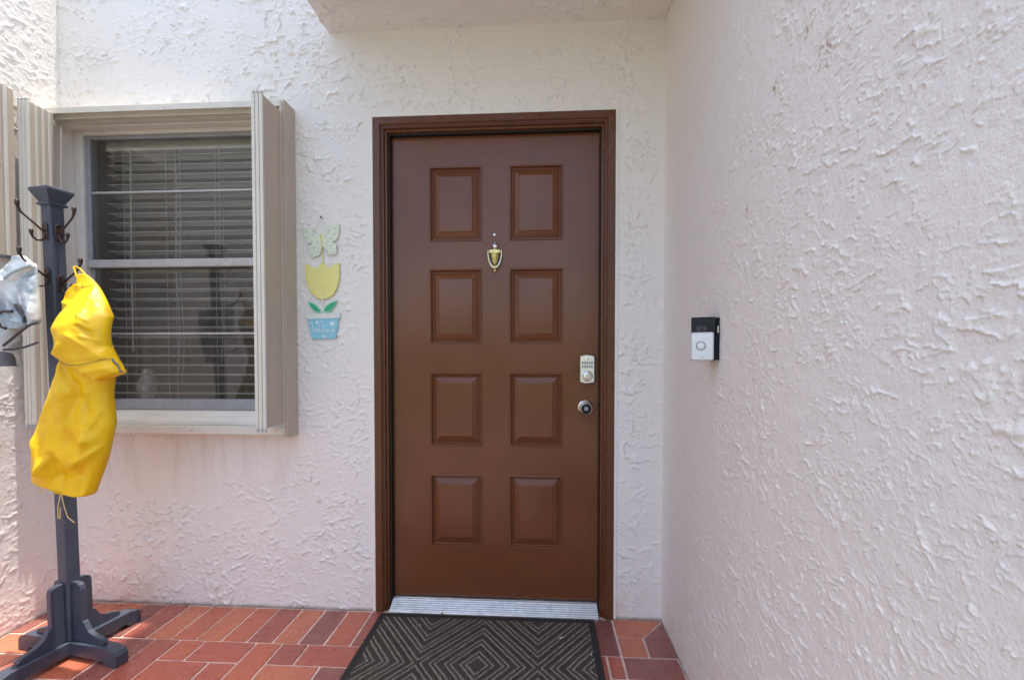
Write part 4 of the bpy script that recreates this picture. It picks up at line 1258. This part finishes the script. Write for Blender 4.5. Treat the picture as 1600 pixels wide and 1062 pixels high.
# surface follower for seams on the sleeve and the body
def on_front(obj, pts, lift=0.0025):
    me = obj.data
    W = WORLD_AT[obj]
    co = np.zeros(len(me.vertices) * 3, np.float32); me.vertices.foreach_get('co', co)
    co = co.reshape(-1, 3) + np.array(W)
    out = []
    for (a, b) in pts:
        X, Z = cu(a, b)
        d = (co[:, 0] - X) ** 2 + (co[:, 2] - Z) ** 2
        near = np.argsort(d)[:10]
        out.append((X, float(co[near, 1].min()) - lift, Z))
    return out
def densify(pts, k=6):
    out = []
    for i in range(len(pts) - 1):
        for s_ in range(k):
            t_ = s_ / k
            out.append((pts[i][0] * (1 - t_) + pts[i + 1][0] * t_, pts[i][1] * (1 - t_) + pts[i + 1][1] * t_))
    return out + [pts[-1]]
MB().tube(on_front(cuf, densify([(186, 412), (205, 432), (250, 446), (300, 445), (350, 436), (408, 420)])), 0.0010, 5).build('hem_seam', M['seam'], coat)
MB().tube(on_front(cuf, densify([(246, 120), (270, 112), (297, 104)])), 0.0009, 5).build('yoke_seam', M['seam'], coat)
MB().tube(on_front(cuf, densify([(410, 420), (428, 448), (441, 474)], 4), 0.001), 0.0030, 6).build('cuff_trim', M['garment_dark'], coat)
MB().tube(on_front(cb, densify([(163, 405), (172, 398), (178, 410)], 3), 0.003), 0.004, 6).build('snap_tab', M['seam'], coat)
# loop over the hook, drawstrings at the hem
hx, hz = cu(262, 20)
l1 = [(cu(216, 68)[0], -0.416, cu(216, 68)[1]), (-1.690, -0.412, 1.452), (-1.694, -0.402, 1.456), (-1.684, -0.396, 1.450), (cu(250, 60)[0], -0.408, cu(250, 60)[1])]
MB().tube(l1, 0.003, 8).build('hanging_loop', M['coat'], coat, smooth=True)
MB().tube([(*cu(168, 985)[:1], -0.500, cu(168, 985)[1]), (cu(160, 1040)[0], -0.503, cu(160, 1040)[1]), (cu(158, 1085)[0], -0.501, cu(158, 1085)[1]), (cu(164, 1088)[0], -0.500, cu(164, 1088)[1]), (cu(166, 1040)[0], -0.499, cu(166, 1040)[1])], 0.0014, 6).build('drawstring', M['string'], coat)
MB().tube([(cu(172, 985)[0], -0.500, cu(172, 985)[1]), (cu(186, 1040)[0], -0.502, cu(186, 1040)[1]), (cu(196, 1085)[0], -0.500, cu(196, 1080)[1]), (cu(222, 1110)[0], -0.499, cu(222, 1104)[1])], 0.0014, 6).build('drawstring', M['string'], coat)
MB().tube([(cu(40, 958)[0], -0.470, cu(40, 958)[1]), (cu(52, 990)[0], -0.470, cu(52, 985)[1]), (cu(62, 1003)[0], -0.472, cu(62, 1000)[1])], 0.0016, 6).build('drawstring', M['string'], coat)

gu = lambda px, py: (-1.930 + px * 0.000508, 1.530 - py * 0.000472)
ga = thing('garment', (-1.96, -0.40, 1.09), 'crumpled pale blue and white garment with black straps on the coat rack', 'garment')
gL = [(95, 148), (130, 85), (180, 40), (225, -20), (300, -60), (420, -70), (520, -60), (640, -50), (740, -30), (800, -10), (880, 5), (925, 20)]
gR = [(95, 185), (130, 222), (158, 250), (300, 205), (420, 180), (500, 150), (600, 112), (660, 110), (760, 108), (800, 98), (860, 100), (925, 112)]
gf = [((40, 230), (0, 520), -0.018, 22), ((120, 290), (20, 560), 0.020, 22), ((110, 320), (60, 620), -0.014, 20), ((150, 110), (80, 300), 0.012, 24), ((60, 560), (70, 780), 0.014, 18), ((20, 600), (40, 800), -0.012, 16), ((90, 700), (30, 800), 0.010, 14), ((200, 160), (120, 260), -0.010, 14)]
gb = cloth_loft(gL, gR, lambda r: -0.445, lambda r: 0.014 + 0.030 * float(sstep(95, 330, np.float64(r))), gf, gu, 90, 40, 18, 25, 0.006).build('body', M['garment'], ga, smooth=True, angle=180)
flL = [(160, 255), (200, 165), (250, 128), (300, 120), (330, 150), (400, 185), (470, 212), (560, 238), (612, 255)]
flR = [(160, 305), (200, 314), (300, 318), (420, 322), (500, 325), (580, 324), (612, 300)]
fff = [((310, 175), (150, 290), 0.014, 12), ((300, 240), (170, 300), -0.010, 10), ((160, 340), (215, 480), 0.010, 12), ((230, 480), (290, 590), -0.012, 14), ((300, 470), (300, 600), 0.010, 14)]
flp = cloth_loft(flL, flR, lambda r: -0.464, lambda r: 0.008 + 0.014 * float(sstep(160, 330, np.float64(r))), fff, gu, 70, 34, 14, 35, 0.004).build('flap', M['garment'], ga, smooth=True, angle=180)
pkL = [(515, 130), (540, 95), (580, 90), (620, 105), (645, 130)]
pkR = [(515, 215), (540, 232), (580, 250), (625, 255), (645, 235)]
cloth_loft(pkL, pkR, lambda r: -0.478, lambda r: 0.016, [((110, 560), (230, 600), 0.008, 12), ((150, 530), (180, 640), -0.008, 10)], gu, 30, 24, 10, 45, 0.003).build('pocket', M['garment_grey'], ga, smooth=True, angle=180)
lwL = [(775, -20), (840, -30), (900, 0), (925, 10)]
lwR = [(775, 60), (830, 100), (880, 112), (925, 118)]
cloth_loft(lwL, lwR, lambda r: -0.462, lambda r: 0.034, [((0, 800), (90, 860), 0.010, 14)], gu, 26, 24, 10, 55, 0.004).build('lower_patch', M['garment_dark'], ga, smooth=True, angle=180)
def gp(a, b, y): X, Z = gu(a, b); return (X, y, Z)
MB().tube([gp(110, 770, -0.490), gp(170, 735, -0.496), gp(240, 675, -0.496), (gu(300, 625)[0], -0.490, gu(300, 622)[1]), gp(335, 596, -0.475)], 0.0045, 8).build('strap', M['strap'], ga, smooth=True)
MB().tube([gp(110, 802, -0.490), gp(200, 798, -0.496), gp(280, 782, -0.495), gp(345, 745, -0.480)], 0.0042, 8).build('strap', M['strap'], ga, smooth=True)
MB().tube([gp(200, 520, -0.498), gp(140, 520, -0.502), gp(95, 545, -0.500), gp(85, 590, -0.498), gp(115, 635, -0.498), gp(145, 645, -0.496)], 0.0050, 8).build('strap', M['strap'], ga, smooth=True)
MB().tube([gp(205, 470, -0.490), gp(240, 510, -0.494), gp(272, 560, -0.492), gp(262, 600, -0.488)], 0.0050, 8).build('strap', M['strap'], ga, smooth=True)
MB().tube([gp(315, 178, -0.484), gp(260, 200, -0.490), gp(190, 235, -0.494), gp(130, 275, -0.490)], 0.006, 8).build('piping', M['garment_grey'], ga, smooth=True)
MB().lathe([(0.001, 0.0), (0.012, 0.002), (0.017, 0.006), (0.012, 0.010), (0.001, 0.012)], gp(78, 338, -0.482), '-y', 14).build('print_patch', M['print_yellow'], ga, smooth=True)
